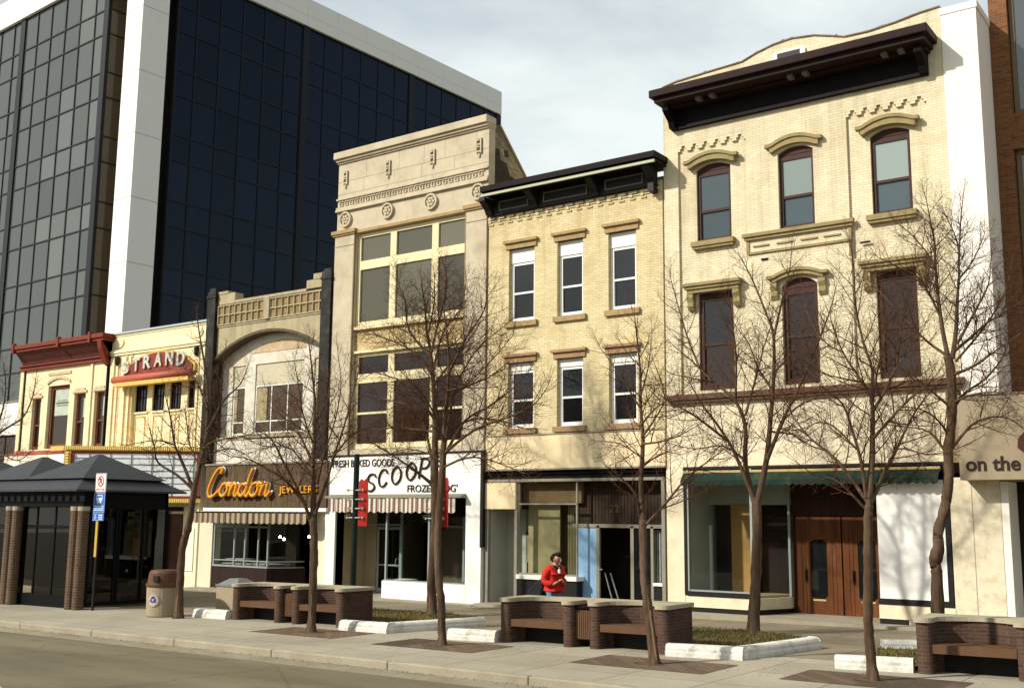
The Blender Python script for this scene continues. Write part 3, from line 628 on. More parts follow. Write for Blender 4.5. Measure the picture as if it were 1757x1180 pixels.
# shopfront
bp_=MB()
xs_=[-20.05+i*.76 for i in range(9)]
for i in range(8): bp_.box(xs_[i]+.003,(xs_[i+1] if i<7 else -13.98)-.003,-.04+.0015*(i%3),.2,4.02,4.99)
obj('beige_fascia',bp_,beige_panel,B); obj('fascia_flashing',MB().box(-20.06,-13.98,-.06,.0,4.985,5.02).box(-20.06,-13.98,-.07,.0,3.97,4.02),alu_dull,B)
t=MB().box(-20.0,-14.06,.05,.15,3.72,3.96).box(-20.0,-14.06,-.02,.05,3.86,3.88); obj('awning_box',t,dark_brown,B)
obj('awning_rail',MB().box(-20.03,-14.04,-.03,.12,3.64,3.72),alu_dull,B)
obj('beige_box_sign',MB().box(-20.04,-18.92,-.05,.25,2.85,3.62),beige_panel,B)
for q_ in ((-20.05,-19.93,-.02,.1,.05,2.85),(-18.98,-18.88,-.01,.1,.05,2.85),(-14.12,-14.02,-.02,.1,.1,3.66),(-18.88,-16.85,.02,.08,2.98,3.02)): obj('storefront_frame',MB().box(*q_),alu_dull,B)
obj('side_door_panel',MB().box(-19.9,-19.2,.9,.96,.05,2.85).prismz([(-19.93,.1),(-19.9,.1),(-19.88,.9),(-19.93,.9)],.05,2.85),grey_wall,B)
sd_=MB().box(-19.18,-19.08,.9,.98,.05,2.85).box(-19.18,-18.6,.9,.98,2.1,2.2); o_=obj('side_door',sd_,alu_dull,B); obj('pane',MB().box(-19.1,-18.6,.93,.94,.1,2.1),g_dark,o_); obj('door_handle',MB().box(-19.16,-19.13,.85,.9,1.0,1.3),alu,o_)
lw=MB().box(-18.88,-16.82,.0,.3,.05,.86); obj('bulkhead',lw,black_paint,B); obj('window_ledge',MB().box(-18.88,-16.80,-.05,.4,.86,.98),white_paint,B)
obj('outlet_box',MB().box(-18.3,-18.2,-.03,.0,.38,.5),white_paint,B)
dwf=MB().box(-18.88,-18.84,.04,.09,.98,3.64).box(-16.87,-16.82,.04,.09,.98,3.64).box(-18.84,-16.87,.045,.085,.98,1.03); dw=obj('display_window',dwf,alu_dull,B)
obj('pane',MB().box(-18.84,-16.87,.06,.066,.98,3.64),storeglass,dw)
cu_=MB().box(-18.86,-17.75,.55,.6,.95,2.98); obj('drawn_blind',cu_,curtain,B)
cu_=MB(); xx=-17.6
while xx<-16.85: cu_.prismz([(xx,.75),(xx+.05,.70),(xx+.1,.75),(xx+.05,.78)],.95,2.98); xx+=.1
obj('vertical_blind',cu_,curtain,B)
obj('window_back',MB().box(-18.9,-16.85,1.0,1.05,.1,3.66).box(-18.9,-16.85,.3,1.0,3.03,3.66),mat('dark_tan',(.16,.10,.05),.9,.2),B)
# entrance set back a little
EY=.35
e=MB().box(-17.08,-16.39,EY+.02,EY+.05,.1,2.33); obj('blue_panel',e,blue_panel,B)['label']='pale blue painted board beside the open shop door'
e=MB().box(-16.39,-16.29,EY,EY+.08,.1,2.4).box(-15.29,-15.19,EY,EY+.08,.1,2.4).box(-17.2,-14.12,EY,EY+.08,2.35,2.45).box(-14.66,-14.58,EY,EY+.08,.1,2.4)
ed=obj('entrance_frame',e,alu_dull,B); obj('open_doorway',MB().box(-16.9,-14.6,1.6,1.62,.1,2.36),dark_room,B)
obj('side_light',MB().box(-15.19,-14.66,EY+.03,EY+.04,.1,2.36),g_dark,ed)
obj('door_handle',MB().tube([(-16.3,EY-.01,1.2),(-16.24,EY-.1,1.2),(-16.14,EY-.08,1.2)],.02,5),alu,ed)
br=MB().tube([(-16.02,.72,.12),(-16.2,.5,1.1)],.022,6).tube([(-15.8,.72,.12),(-16.02,.5,1.1)],.022,6); obj('leaning_pole',br,alu,B)
tr=MB()
xx=-17.2
while xx<-14.2: tr.box(xx,xx+.09,EY+.1,EY+.14,2.45,3.66); xx+=.105
obj('slatted_transom',tr,mat('brown_slats',(.035,.02,.012),.7,.3,7),B)
text('door_number','22',-16.0,2.78,EY+.09,.2,mat('gilt',(.13,.085,.025),.5),B,w=.3,depth=.01)
e=MB().box(-14.56,-14.13,EY-.02,EY+.3,.1,.82); obj('side_bulkhead',e,black_paint,B)
obj('side_ledge',MB().box(-14.57,-14.12,EY-.06,EY+.3,.82,.90),white_paint,B)
obj('side_display_pane',MB().box(-14.57,-14.13,EY,EY+.006,.92,2.34),storeglass,B)
e=MB()
for k in range(6): e.box(-14.62+k*.07,-14.58+k*.07,EY+.15,EY+.2,.92,2.3)
obj('side_curtain',e,mat('grey_curtain',(.35,.36,.33),.9,.2,9),B)
obj('shop_ceiling',MB().box(-19.9,-14.1,.33,4.9,3.66,3.98),dark_room,B)
obj('entry_floor',MB().box(-20.05,-14.0,.0,5,0,gz(-17)+.055),curb_m,B)
obj('end_pier',MB().box(-13.98,-13.93,.02,.3,0,5.0),cream_paint,B)
# ================================================================== limestone four storey building with ice cream shop
B=thing('limestone_building','tall buff limestone building with Greek key band, rosettes and big yellow framed windows','building',(-23.4,0,.02))
mb=MB()
X0,X1=-26.72,-20.10
mb.wall(X0,X1,4.56,14.80,0,.32,[(-25.78,-20.94,4.78,12.16)])
mb.box(X0+.001,-25.80,-.07,-.001,4.56,12.17).box(-20.93,X1-.001,-.07,-.001,4.56,12.17)
wl=obj('wall',mb,limestone,B)
sp=MB().box(-25.78,-20.94,.10,.32,8.02,8.84); obj('spandrel',sp,spandrel_brick,B)
obj('spandrel_sill',MB().box(-25.78,-20.94,-.02,.10,8.80,8.90).box(-25.78,-20.94,.02,.1,8.0,8.08),yellow_frame,B)
c=MB().box(X0-.10,X1+.04,-.20,.33,14.93,15.18).box(X0-.06,X1+.03,-.12,.33,14.84,14.93).box(X0-.03,X1+.02,-.06,.32,14.78,14.84); obj('cornice',c,limestone,B,bevel=.02)
# side wall with sloping parapet
s=MB().prismx([(.32,3.9),(.32,15.0),(.6,15.0),(2.1,13.6),(3.6,12.5),(12,12.0),(12,3.9)],X1-.3,X1-.004); obj('side_wall',s,side_brick,B)
s=MB().prismx([(.58,15.04),(2.1,13.64),(3.6,12.54),(3.6,12.44),(2.1,13.54),(.5,15.0)],X1-.34,X1+.04); obj('side_coping',s,red_stone,B)
s=MB().box(X0,X1-.31,.33,12,3.9,12.0); g=-.3; s.box(X0,X0+.12,.33,12,g,3.89).box(X1-.14,X1-.01,.33,12,g,3.89).box(X0+.13,X1-.15,5,12,g,3.89); obj('body',s,side_brick,B)
sp_=MB().prismx([(.34,13.2),(.34,14.2),(.55,14.25),(.62,13.9),(.95,13.85),(1.15,13.5),(1.5,13.45),(1.75,13.1),(2.2,12.9),(2.4,12.6),(.34,12.6)],X1-.004,X1+.004).prismx([(.8,14.28),(1.0,14.3),(1.05,14.1),(.85,14.05)],X1-.004,X1+.004); obj('soot_patch',sp_,brick('sooty_brick',(.06,.045,.03),(.03,.022,.016),(.07,.055,.04),dirt=(.02,.015,.01)),B)
# joints of the stone, slots, key band, rosettes, capitals
j=MB().box(X0,X1,-.002,.0,14.12,14.135).box(X0,X1,-.002,.0,13.66,13.675)
for i,x in enumerate((-25.5,-24.1,-22.9,-21.5)): j.box(x,x+.012,-.002,.0,13.675,14.12)
for i,x in enumerate((-25.9,-24.4,-23.3,-22.4,-21.1)): j.box(x,x+.012,-.002,.0,13.4,13.66); j.box(x+.5,x+.512,-.002,.0,14.135,14.78)
obj('stone_joints',j,mat('limestone_joint',(.24,.19,.12),.9,.1),B)
for x in (-26.36,-24.36,-22.40,-20.47):
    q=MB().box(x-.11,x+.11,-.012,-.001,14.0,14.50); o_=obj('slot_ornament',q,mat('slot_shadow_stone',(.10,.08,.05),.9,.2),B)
    r_=MB()
    for k,zz in enumerate((14.44,14.30,14.22,14.06)): r_.box(x-.08,x+.02+.03*(k%2),-.06,-.012,zz-.022,zz+.022)
    r_.box(x+.05,x+.10,-.06,-.012,14.0,14.5); r_.box(x-.03,x+.03,-.05,-.012,13.88,14.0)
    obj('slot_bars',r_,limestone,o_)
kb=MB().box(X0-.02,X1+.01,-.07,-.001,13.46,13.52).box(X0-.02,X1+.01,-.07,-.001,13.10,13.20).box(X0-.02,X1+.01,-.10,-.001,13.04,13.10)
n=26; wk=(X1-X0-.24)/n
for k in range(n):
    a=X0+.12+k*wk; t=.028; y0,y1=-.045,-.001
    kb.box(a,a+wk-.03,y0,y1,13.42-t,13.42).box(a,a+t,y0,y1,13.24,13.42-t).box(a+t,a+wk*.62,y0,y1,13.24,13.24+t).box(a+wk*.62-t,a+wk*.62,y0,y1,13.24+t,13.35).box(a+wk*.33,a+wk*.62-t,y0,y1,13.35-t,13.35)
obj('greek_key_band',kb,limestone,B)
for x in (-26.28,-24.33,-22.42,-20.48):
    r_=MB().disc(x,12.74,.27,-.035,-.001,28)
    for k in range(28):
        a0,a1=2*PI*k/28,2*PI*(k+1)/28
        r_.prism([(x+.27*math.cos(a0),12.74+.27*math.sin(a0)),(x+.27*math.cos(a1),12.74+.27*math.sin(a1)),(x+.21*math.cos(a1),12.74+.21*math.sin(a1)),(x+.21*math.cos(a0),12.74+.21*math.sin(a0))],-.09,-.035)
    for k in range(6): a=PI/3*k; r_.disc(x+.115*math.cos(a),12.74+.115*math.sin(a),.05,-.085,-.035,10)
    r_.disc(x,12.74,.045,-.10,-.035,10)
    obj('rosette',r_,limestone,B)
cp2=MB().box(X0-.12,-25.72,-.16,-.0,12.22,12.34).box(X0-.08,-25.76,-.12,-.0,12.16,12.22).box(-21.0,X1+.02,-.16,-.0,12.22,12.34).box(-20.97,X1,-.12,-.0,12.16,12.22).box(-25.72,-21.0,-.07,-.0,12.17,12.27)
cp2.box(X0-.02,-25.82,-.085,-.07,11.78,11.80).box(-20.91,X1-.01,-.085,-.07,11.78,11.80)
obj('capital_band',cp2,lintel_stone,B)
for x in (-25.80,-20.94): obj('pilaster_edge',MB().box(x-.02,x+.02,-.075,-.0,4.6,12.16),mat('limestone_joint',(.24,.19,.12)),B)
# windows
cols=[(-25.76,-24.14),(-24.14,-22.32),(-22.32,-20.96)]
for i,(a,b) in enumerate(cols):
    a+=.0; fa=.13
    for kind,(z0,z1) in enumerate(((11.02,12.14),(8.90,11.02),(7.13,8.02),(4.80,7.13))):
        gm=(g_grey,g_grey,g_dark if i<3 else g_dark,g_dark2)[kind]
        y=(.10,.10,.14,.14)[kind]
        rails=((5.98,) if (kind==3 and i!=1) else ())
        window(B,a+.002,b-.002,z0+.002,z1-.002,y,yellow_frame,gm,fw=fa,rails=rails,rw=.07,d=.12)
# lower sign band & shop surround
S_=MB(); S_.wall(-26.66,-20.14,gz(-23)-.2,4.54,-.13,.3,[(-26.20,-20.70,-.5,3.22)]); S_.box(-20.30,-20.10,-.15,.3,gz(-23)-.2,1.72)
so_=obj('shop_surround',S_,white_tile,B)
ed=MB().box(-20.14,-20.04,-.16,.2,1.72,4.55).box(-26.70,-20.04,-.16,.2,4.54,4.60); obj('surround_edge_strip',ed,black_paint,so_)
jn=MB()
for z in (3.95,3.30,1.7,.62): jn.box(-20.69,-20.15,-.1315,-.13,z,z+.008); jn.box(-26.65,-26.21,-.1315,-.13,z,z+.008)
for z in (3.95,3.30): jn.box(-26.2,-20.69,-.1315,-.13,z,z+.008)
obj('tile_joints',jn,mat('tile_joint',(.5,.47,.4)),so_)
bw=MB().box(-24.06,-20.72,-.12,.12,gz(-23)-.2,.60).prismz([(-24.06,.12),(-23.8,.12),(-23.8,1.3),(-24.5,1.3)],gz(-23)-.2,.60); obj('bulkhead',bw,bulkhead_white,so_)
obj('bulkhead_sill',MB().box(-24.02,-20.72,-.10,.14,.60,.635),alu,so_)
f=MB().box(-24.02,-23.96,-.04,.04,.63,3.22).box(-20.78,-20.71,-.03,.05,.63,3.22).box(-22.25,-22.19,-.04,.04,.63,3.22)
f.box(-24.52,-24.44,1.22,1.30,.05,3.22)
dw=obj('display_window',f,alu,B); obj('pane',MB().box(-23.96,-22.25,-.01,-.004,.63,3.22),storeglass,dw); obj('pane',MB().box(-22.19,-20.78,-.01,-.004,.63,3.22),storeglass,dw)
obj('pane',MB().prismz([(-23.99,.0),(-23.98,.0),(-24.47,1.25),(-24.48,1.25)],.63,3.22),storeglass,dw)
d=MB().box(-25.62,-25.54,1.3,1.36,.1,2.25).box(-24.62,-24.54,1.3,1.36,.1,2.25).box(-25.54,-24.62,1.3,1.36,2.17,2.25).box(-25.54,-24.62,1.3,1.36,.1,.25).box(-25.54,-24.62,1.3,1.35,.98,1.03).box(-26.19,-24.5,1.3,1.38,2.3,2.36)
do=obj('glass_door',d,alu,B); obj('pane',MB().box(-25.54,-24.62,1.32,1.33,.25,2.17),clearglass('door_glass',(.45,.42,.36)),do); obj('door_handle',MB().tube([(-24.7,1.3,.95),(-24.7,1.22,.98),(-24.7,1.22,1.2),(-24.7,1.3,1.23)],.014,5),alu,do)
iw=MB().box(-26.6,-26.2,-.05,4.9,.0,3.2); obj('entry_side_wall',iw,tan_wall,B)
iw=MB().box(-26.18,-25.66,1.31,1.40,.05,3.2); obj('entry_back_wall',iw,tan_wall,B)
iw=MB().box(-26.2,-24.4,1.32,1.38,2.36,3.2); obj('transom_panel',iw,dark_room,B)
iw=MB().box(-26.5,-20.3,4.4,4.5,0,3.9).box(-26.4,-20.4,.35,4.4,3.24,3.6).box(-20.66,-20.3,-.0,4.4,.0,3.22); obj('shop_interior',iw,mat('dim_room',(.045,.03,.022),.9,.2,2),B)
iw=MB().box(-24.0,-22.6,2.2,2.3,.1,2.6); obj('counter_screen',iw,mat('dim_brown_wall',(.13,.095,.06),.9,.1),B)
iw=MB().box(-23.6,-23.53,2.1,2.18,.1,2.6).box(-23.53,-22.3,2.1,2.18,2.25,2.33).box(-21.7,-21.62,1.0,1.08,.6,2.6); obj('inner_door_frame',iw,alu,B)
obj('entry_floor',MB().box(-26.2,-20.7,-.1,4.5,-.2,gz(-23)+.055),curb_m,B)
# awning
rod=MB().box(-26.42,-20.68,-.42,-.14,3.18,3.25).box(-26.30,-20.70,-.30,-.13,3.25,3.30); ao=obj('awning',rod,alu_dull,B)
aw=MB(); n=17
for k in range(n):
    a=-26.25+5.35*k/n; b=-26.25+5.35*(k+1)/n
    lo=[(a+(b-a)*j/6,2.70+.06*math.sin(PI*j/6)*(-1)+.07) for j in range(7)]
    yy=-.40+.02*math.sin(k*2.1)
    aw.band(lo,[(p[0],3.17) for p in lo],yy,yy+.008)
obj('awning_valance',aw,stripes('brown_white_stripes',(.20,.09,.06),(.70,.66,.56),.19),ao)
SC=B
text('shop_lettering','FRESH BAKED GOODS',-26.38,4.20,-.145,.235,letter_black,so_,w=2.75,depth=.014,bold=.01)
text('shop_lettering',"FROZEN YOG'",-23.05,3.36,-.145,.235,letter_black,so_,w=2.02,depth=.014,bold=.01)
def stroke(pts,r,y,m,par,name,closed=False,thin=.5):
    # smooth polyline through points as a flattened tube
    P=[Vector((p[0],0,p[1])) for p in pts]; out=[]
    n=len(P)
    for i in range(n-1 if not closed else n):
        p0=P[(i-1)%n] if (closed or i>0) else P[0]; p1=P[i]; p2=P[(i+1)%n]; p3=P[(i+2)%n] if (closed or i+2<n) else P[n-1]
        for k in range(6):
            t=k/6; q=.5*((2*p1)+(-p0+p2)*t+(2*p0-5*p1+4*p2-p3)*t*t+(-p0+3*p1-3*p2+p3)*t*t*t); out.append((q.x,y,q.z))
    out.append((P[0].x,y,P[0].z) if closed else (P[-1].x,y,P[-1].z))
    return out
let={'S':[[(.95,.82),(.75,1.0),(.35,1.0),(.1,.8),(.25,.56),(.7,.42),(.9,.2),(.65,.0),(.25,.0),(.02,.2)]],
 'C':[[(.95,.78),(.7,1.0),(.3,.95),(.05,.5),(.25,.05),(.65,.0),(.95,.25)]],
 'O':[[(.5,1.0),(.12,.75),(.08,.3),(.45,.0),(.88,.25),(.92,.7),(.5,1.0)]],
 'P':[[(.1,-.1),(.25,1.0)],[(.1,.98),(.7,1.0),(1.0,.78),(.75,.5),(.2,.48)]]}
pos=[('S',-24.83,3.42,.40,.52),('C',-24.32,3.56,.40,.52),('O',-23.76,3.62,.42,.56),('O',-23.14,3.74,.42,.56),('P',-22.62,3.84,.42,.56),('S',-22.05,3.93,.40,.52)]
for ch,x,z,w_,h_ in pos:
    mb=MB()
    for st in let[ch]:
        q=stroke([(x+p[0]*w_+p[1]*.06,z+p[1]*h_) for p in st],.03,-.16,None,None,'')
        mb.tube(q,.032,6)
    obj('shop_letter',mb,letter_brown,so_,smooth=True)

# ================================================================== arched building with jewellery shop
B=thing('arched_building','weathered cream two storey building with broad arch, coffered parapet and black side columns','building',(-30,0,-.05))
X0,X1=-33.34,-26.76
mb=MB(); arcp=arc(-32.86,-27.24,8.42,.82,20)
mb.box(-32.88,-27.22,0,.35,9.60,10.42); mb.band(arcp,[(p[0],9.55) for p in arcp],0,.35); mb.box(-32.88,-27.22,-.03,.35,9.55,9.60)
mb.box(-32.90,-31.92,-.03,.36,10.42,10.82).box(-32.9,-32.3,-.05,.36,10.82,10.92).box(-28.1,-27.24,-.03,.36,10.5,10.80).box(-27.75,-27.22,-.05,.36,10.80,11.0).box(-31.92,-28.1,-.04,.36,10.42,10.52)
obj('wall',mb,concrete_orn,B)
cofs=[]; n=17
for k in range(n):
    for r_ in range(2):
        a=-32.75+5.4*k/n; z=9.70+.36*r_
        if k==8: continue
        cofs.append(MB().prism([(a,z),(a+.22,z),(a+.22,z+.25),(a,z+.25)],-.008,.0))
for cf in cofs: obj('coffer',cf,mat('coffer_ochre',(.27,.19,.09),.9,.4,12,stain=(.10,.07,.04),stain_amt=.8,stain_scale=6),B)
cg=MB()
for k in range(n+1):
    a=-32.79+5.4*k/n; cg.box(a-.03,a+.0,-.07,-.009,9.66,10.36)
for z in (9.62,9.98,10.34): cg.box(-32.85,-27.28,-.06,-.009,z,z+.04)
cg.box(-30.2,-29.95,-.10,-.07,9.62,10.4)
obj('coffer_grid',cg,concrete_orn,B)
ab=MB(); up=arc(-32.9,-27.2,8.40,.86,20); ab.band([(p[0],p[1]-.10) for p in up],[(p[0],p[1]) for p in up],-.05,.38); obj('arch_moulding',ab,mat('dark_arch_stone',(.10,.08,.055),.9,.3,6),B)
for (a,b) in ((X0,-32.88),(-27.22,X1)):
    cmb=MB().box(a,b,-.16,.36,4.5,10.95).box(a-.03,b+.03,-.19,.38,10.7,10.8).box(a+.05,b-.05,-.12,.3,10.95,11.08)
    obj('corner_column',cmb,black_col,B)
rec=MB(); hs=[(-32.28,-31.58,5.5,8.08),(-31.05,-28.50,5.5,8.08),(-27.98,-27.24,5.5,8.08)]
rec.wall(-32.88,-27.22,5.40,9.35,.38,.6,hs); obj('recess_wall',rec,peeling,B)
rp_=MB().prism([(-31.3,8.5),(-28.4,8.5),(-28.6,8.78),(-29.6,8.92),(-30.7,8.82)],.36,.38); obj('tympanum_patch',rp_,mat('rusty_plaster',(.50,.36,.22),.9,.2,3,stain=(.6,.55,.42),stain_amt=1.0,stain_scale=2),B)
pl=mat('blank_cream_panel',(.50,.45,.32),.8,.06,2)
for i,(a,b,c_,d_) in enumerate(hs):
    mul=() if i!=1 else (-30.2,-29.35)
    w_=window(B,a+.01,b-.01,5.51,7.29,.42,white_frame,g_brown,fw=.05,muls=mul,rails=(5.97,) ,rw=.04,d=.08)
    obj('blank_panel',MB().box(a+.02,b-.02,.42,.47,7.30,8.06),pl,w_)
    obj('curtain_strip',MB().box(a+.06,a+.06+(b-a)*.22,.435,.45,6.0,7.2),curtain,w_)
sl_=MB().box(-32.87,-31.1,.1,.4,5.30,5.42).box(-31.1,-28.4,.12,.4,5.36,5.50).box(-28.4,-27.23,.05,.4,5.30,5.42); obj('sill_course',sl_,concrete_orn,B)
obj('lower_wall',MB().box(-32.87,-27.23,.12,.6,4.44,5.30),peeling,B)
shell(B,X0,X1,9.9,side_brick,4.0,12,5,front=.62)
# fascia sign
bd=MB(); xx=-32.82
while xx<-26.60: bd.box(xx,min(xx+.19,-26.56),-.22+.006*math.sin(xx*9),-.05,2.88,4.38); xx+=.2
bo=obj('board_fascia',bd,cedar,B); obj('fascia_cap',MB().box(-32.86,-26.54,-.26,.3,4.38,4.44),alu_dull,bo); obj('fascia_backing',MB().box(-32.85,-26.55,-.05,.6,2.86,4.38),dark_brown,bo)
obj('fascia_strip',MB().box(-32.86,-26.54,-.24,.1,2.74,2.86),white_paint,bo)
# script lettering drawn as strokes
def script(chars,x,z,s,y,r,m,par):
    G={'C':([[(.78,.98),(.86,1.12),(.74,1.22),(.5,1.1),(.2,.66),(.06,.22),(.16,-.02),(.42,.0),(.72,.2),(.86,.3)]],.80),
       'o':([[(.42,.55),(.18,.5),(.04,.22),(.14,.02),(.36,.04),(.52,.28),(.46,.52),(.60,.46),(.74,.44)]],.62),
       'n':([[(.02,.5),(.14,.54),(.10,.28),(.04,.0)],[(.08,.22),(.28,.50),(.44,.48),(.42,.26),(.38,.06),(.48,.0),(.64,.18)]],.60),
       'd':([[(.46,.46),(.20,.50),(.04,.22),(.14,.02),(.34,.06),(.54,.38)],[(.80,1.16),(.66,.86),(.52,.36),(.48,.06),(.60,.0),(.74,.18)]],.72)}
    for ch in chars:
        g,adv=G[ch]; mb=MB(); mb2=MB()
        for st in g:
            sh=[(x+p[0]*s+p[1]*s*.10,z+p[1]*s) for p in st]
            q=stroke(sh,r,y,None,None,''); mb.tube(q,r,8); mb2.tube([(a+.045,y+.08,c+.03) for a,_,c in q],r*.62,6)
        o_=obj('script_letter',mb,m,par,smooth=True); obj('letter_back',mb2,letter_white,o_,smooth=True)
        x+=adv*s*1.02
    return x
script('Condon',-32.52,3.27,.82,-.36,.062,letter_amber,bo)
text('shop_lettering','JEWELERS',-28.80,3.28,-.27,.33,letter_amber,bo,w=1.85,depth=.05,bold=.012)
# awning + front
rod=MB().box(-32.80,-27.0,-.62,-.2,2.66,2.72); ao=obj('awning',rod,dark_brown,B)
aw=MB(); aw.prismx([(-.24,2.74),(-.66,2.66),(-.66,2.64),(-.24,2.70)],-32.82,-27.0); n=20
for k in range(n):
    a=-32.82+5.82*k/n; b=-32.82+5.82*(k+1)/n
    lo=[(a+(b-a)*j/6,2.36-.05*math.sin(PI*j/6)) for j in range(7)]; yy=-.67+.02*math.sin(k*1.3); aw.band(lo,[(p[0],2.67) for p in lo],yy,yy+.01)
obj('awning_canvas',aw,stripes('brown_tan_stripes',(.12,.07,.04),(.40,.32,.20),.30),ao)
for a,b,z_ in ((-27.18,-26.62,2.86),(-33.3,-32.56,2.74)): obj('front_pier',MB().box(a,b,.0,.4,-.15,z_),mat('cream_enamel',(.74,.66,.48),.5,.04),B)
obj('pier_edge',MB().box(-26.62,-26.55,-.02,.3,-.1,2.86),dark_brown,B)
obj('bulkhead',MB().box(-32.55,-29.62,.05,.3,-.1,.78).prismz([(-29.62,.05),(-29.62,.3),(-29.0,1.2),(-28.9,1.2)],-.1,.78),mat('dark_boards',(.028,.014,.010),.8,.25,6,streak=True),B)
f=MB().box(-32.54,-29.60,.03,.12,.78,.84)
for x in (-32.52,-31.42,-30.85,-30.15,-29.65): f.box(x,x+.055,.04,.1,.84,2.6)
f.box(-32.5,-29.62,.05,.09,.99,1.03).box(-32.5,-29.6,.04,.1,2.16,2.22); f.box(-28.52,-28.44,1.15,1.22,.05,2.6).box(-28.44,-27.2,1.15,1.22,2.14,2.2).prismz([(-29.60,.06),(-29.56,.06),(-28.95,1.18),(-29.0,1.18)],.98,1.03).prismz([(-29.60,.06),(-29.56,.06),(-28.95,1.18),(-29.0,1.18)],.78,.82)
dw=obj('display_window',f,alu,B); obj('pane',MB().box(-32.47,-29.64,.06,.066,.84,2.6),storeglass,dw); obj('pane',MB().prismz([(-29.6,.07),(-29.59,.07),(-28.98,1.17),(-28.99,1.17)],.84,2.6),storeglass,dw)
obj('side_door',MB().box(-28.44,-27.2,1.18,1.2,.1,2.14),g_dark,dw)
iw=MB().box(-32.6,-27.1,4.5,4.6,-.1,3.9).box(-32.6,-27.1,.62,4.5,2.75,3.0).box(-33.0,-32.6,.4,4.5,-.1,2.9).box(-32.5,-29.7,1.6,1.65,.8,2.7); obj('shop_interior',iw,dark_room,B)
obj('display_shelf',MB().box(-32.4,-29.8,.3,1.3,.82,.9).box(-32.3,-31.2,.4,.9,1.02,1.05),mat('display_cloth',(.35,.33,.28),.8),B)
for x,z,y in ((-29.95,1.80,.9),(-29.85,1.72,1.0),(-29.05,1.82,1.45)):
    lp=MB().lathe((x,y,z),[(.0,.0),(.03,.005),(.045,.04),(.03,.085),(.0,.1)],12); o_=obj('spot_lamp',lp,emit('lamp_glow',(1,.93,.72),14),B,smooth=True); obj('lamp_housing',MB().tube([(x,y,z+.1),(x,y+.03,z+.5)],.012,5),black_paint,o_)
obj('entry_floor',MB().box(-32.5,-27.2,.0,5,-.3,gz(-30)+.07),curb_m,B)

# ================================================================== theatre
B=thing('theatre_building','cream terracotta theatre front with red STRAND sign, pilasters and four small grid windows','theatre',(-36.4,0,-.1))
X0,X1=-39.56,-33.36
mb=MB().wall(X0,X1,2.9,9.92,0,.32,[(-37.95,-34.0,5.15,7.75)]); mb.box(-37.95,-34.0,.16,.32,5.15,6.60)
for a,b in ((-37.95,-37.92),(-37.12,-36.78),(-36.02,-35.68),(-34.98,-34.58),(-34.04,-34.0)): mb.box(a,b,.12,.32,6.60,7.75)
obj('wall',mb,strand_cream,B)
shell(B,X0,X1,9.8,side_brick,2.9,12,4)
c=MB().box(X0-.02,X1,-.08,.33,9.86,9.94); obj('roof_flashing',c,mat('galvanised',(.42,.46,.46),.4,.05,3,metal=.5),B)
c=MB().box(X0,X1,-.05,-.001,9.16,9.22).box(X0,X1,-.10,-.001,9.08,9.16).box(X0,X1,-.06,-.001,8.98,9.08).disc(-39.0,9.52,.22,-.05,-.001,20,1.4).disc(-34.0,9.52,.22,-.05,-.001,20,1.4).box(X0,X1,-.03,-.001,9.78,9.84); obj('entablature',c,strand_cream,B)
for a,b in ((X0+.1,X0+.35),(X0+.5,X0+.62),(X0+.85,X0+1.15),(X0+1.35,X0+1.47),(X1-.56,X1-.44),(X1-.35,X1-.1)): po=obj('pilaster',MB().box(a,b,-.055,-.001,4.9,8.9),strand_cream,B)
for x in (X0+.05,X0+.42,X0+.72,X0+1.22,X0+1.52,-38.0,-33.98,X1-.40): obj('pilaster_line',MB().box(x-.012,x+.012,-.012,-.001,4.9,8.95),mat('pilaster_line',(.50,.33,.12),.8),po)
p=MB()
for k in range(11): p.box(X0+.1,X0+1.47,-.058,-.0555,5.2+k*.34,5.212+k*.34)
obj('pilaster_joints',p,mat('pilaster_line',(.50,.33,.12),.8),po)
for x_ in (X0+.6,X1-.55): obj('soot_capital',MB().lathe((x_,-.1,8.85),[(.02,-.3),(.09,-.2),(.11,0),(.07,.1)],10),black_col,B)
for a,b in ((-37.92,-37.12),(-36.78,-36.02),(-35.68,-34.98),(-34.58,-34.04)):
    w_=window(B,a+.01,b-.01,6.62,7.73,.18,dark_brown,g_dark,fw=.04,muls=(a+(b-a)*.25,a+(b-a)*.5,a+(b-a)*.75),rails=(7.2,),rw=.03)
    obj('sill',MB().box(a-.04,b+.04,.10,.2,6.55,6.62),strand_cream,w_)
p=MB()
for a,b in ((-37.85,-37.2),(-36.7,-36.1),(-35.6,-35.05),(-34.5,-34.1)): p.box(a,a+.04,.14,.159,5.3,6.4).box(b-.04,b,.14,.159,5.3,6.4).box(a,b,.14,.159,6.4,6.44)
obj('panel_moulding',p,yellow_trim,B)
# sign
sg=MB(); ar=arc(-38.4,-33.9,8.30,.66,16); sg.band([(p[0],8.0) for p in ar],ar,-.16,-.02); so2=obj('theatre_sign',sg,yellow_trim,B)
sg=MB(); ar=arc(-38.3,-34.0,8.26,.62,16); sg.band([(p[0],8.0) for p in ar],ar,-.20,-.16); obj('sign_face',sg,mat('sign_red',(.21,.035,.022),.6,.25,4,stain=(.35,.2,.13),stain_amt=.5),so2)
LW=.52
for k,chh in enumerate('STRAND'):
    x=-38.38+k*.70; z=8.16+(0,.06,.12,.15,.14,.08)[k]; h_=(.50,.52,.53,.53,.54,.56)[k]
    text('sign_letter',chh,x,z,-.24,h_,mat('weathered_letter',(.50,.50,.44),.6,.3,9,stain=(.2,.17,.12),stain_amt=.7,stain_scale=5),so2,w=.47,depth=.06,bold=.03)
rbm=MB().tube([(-38.65,-.40,7.90),(-33.8,-.40,7.90)],.15,12); rb_=obj('marquee_light_bar',rbm,mat('salmon_paint',(.40,.095,.06),.55,.12,3),so2,smooth=True)
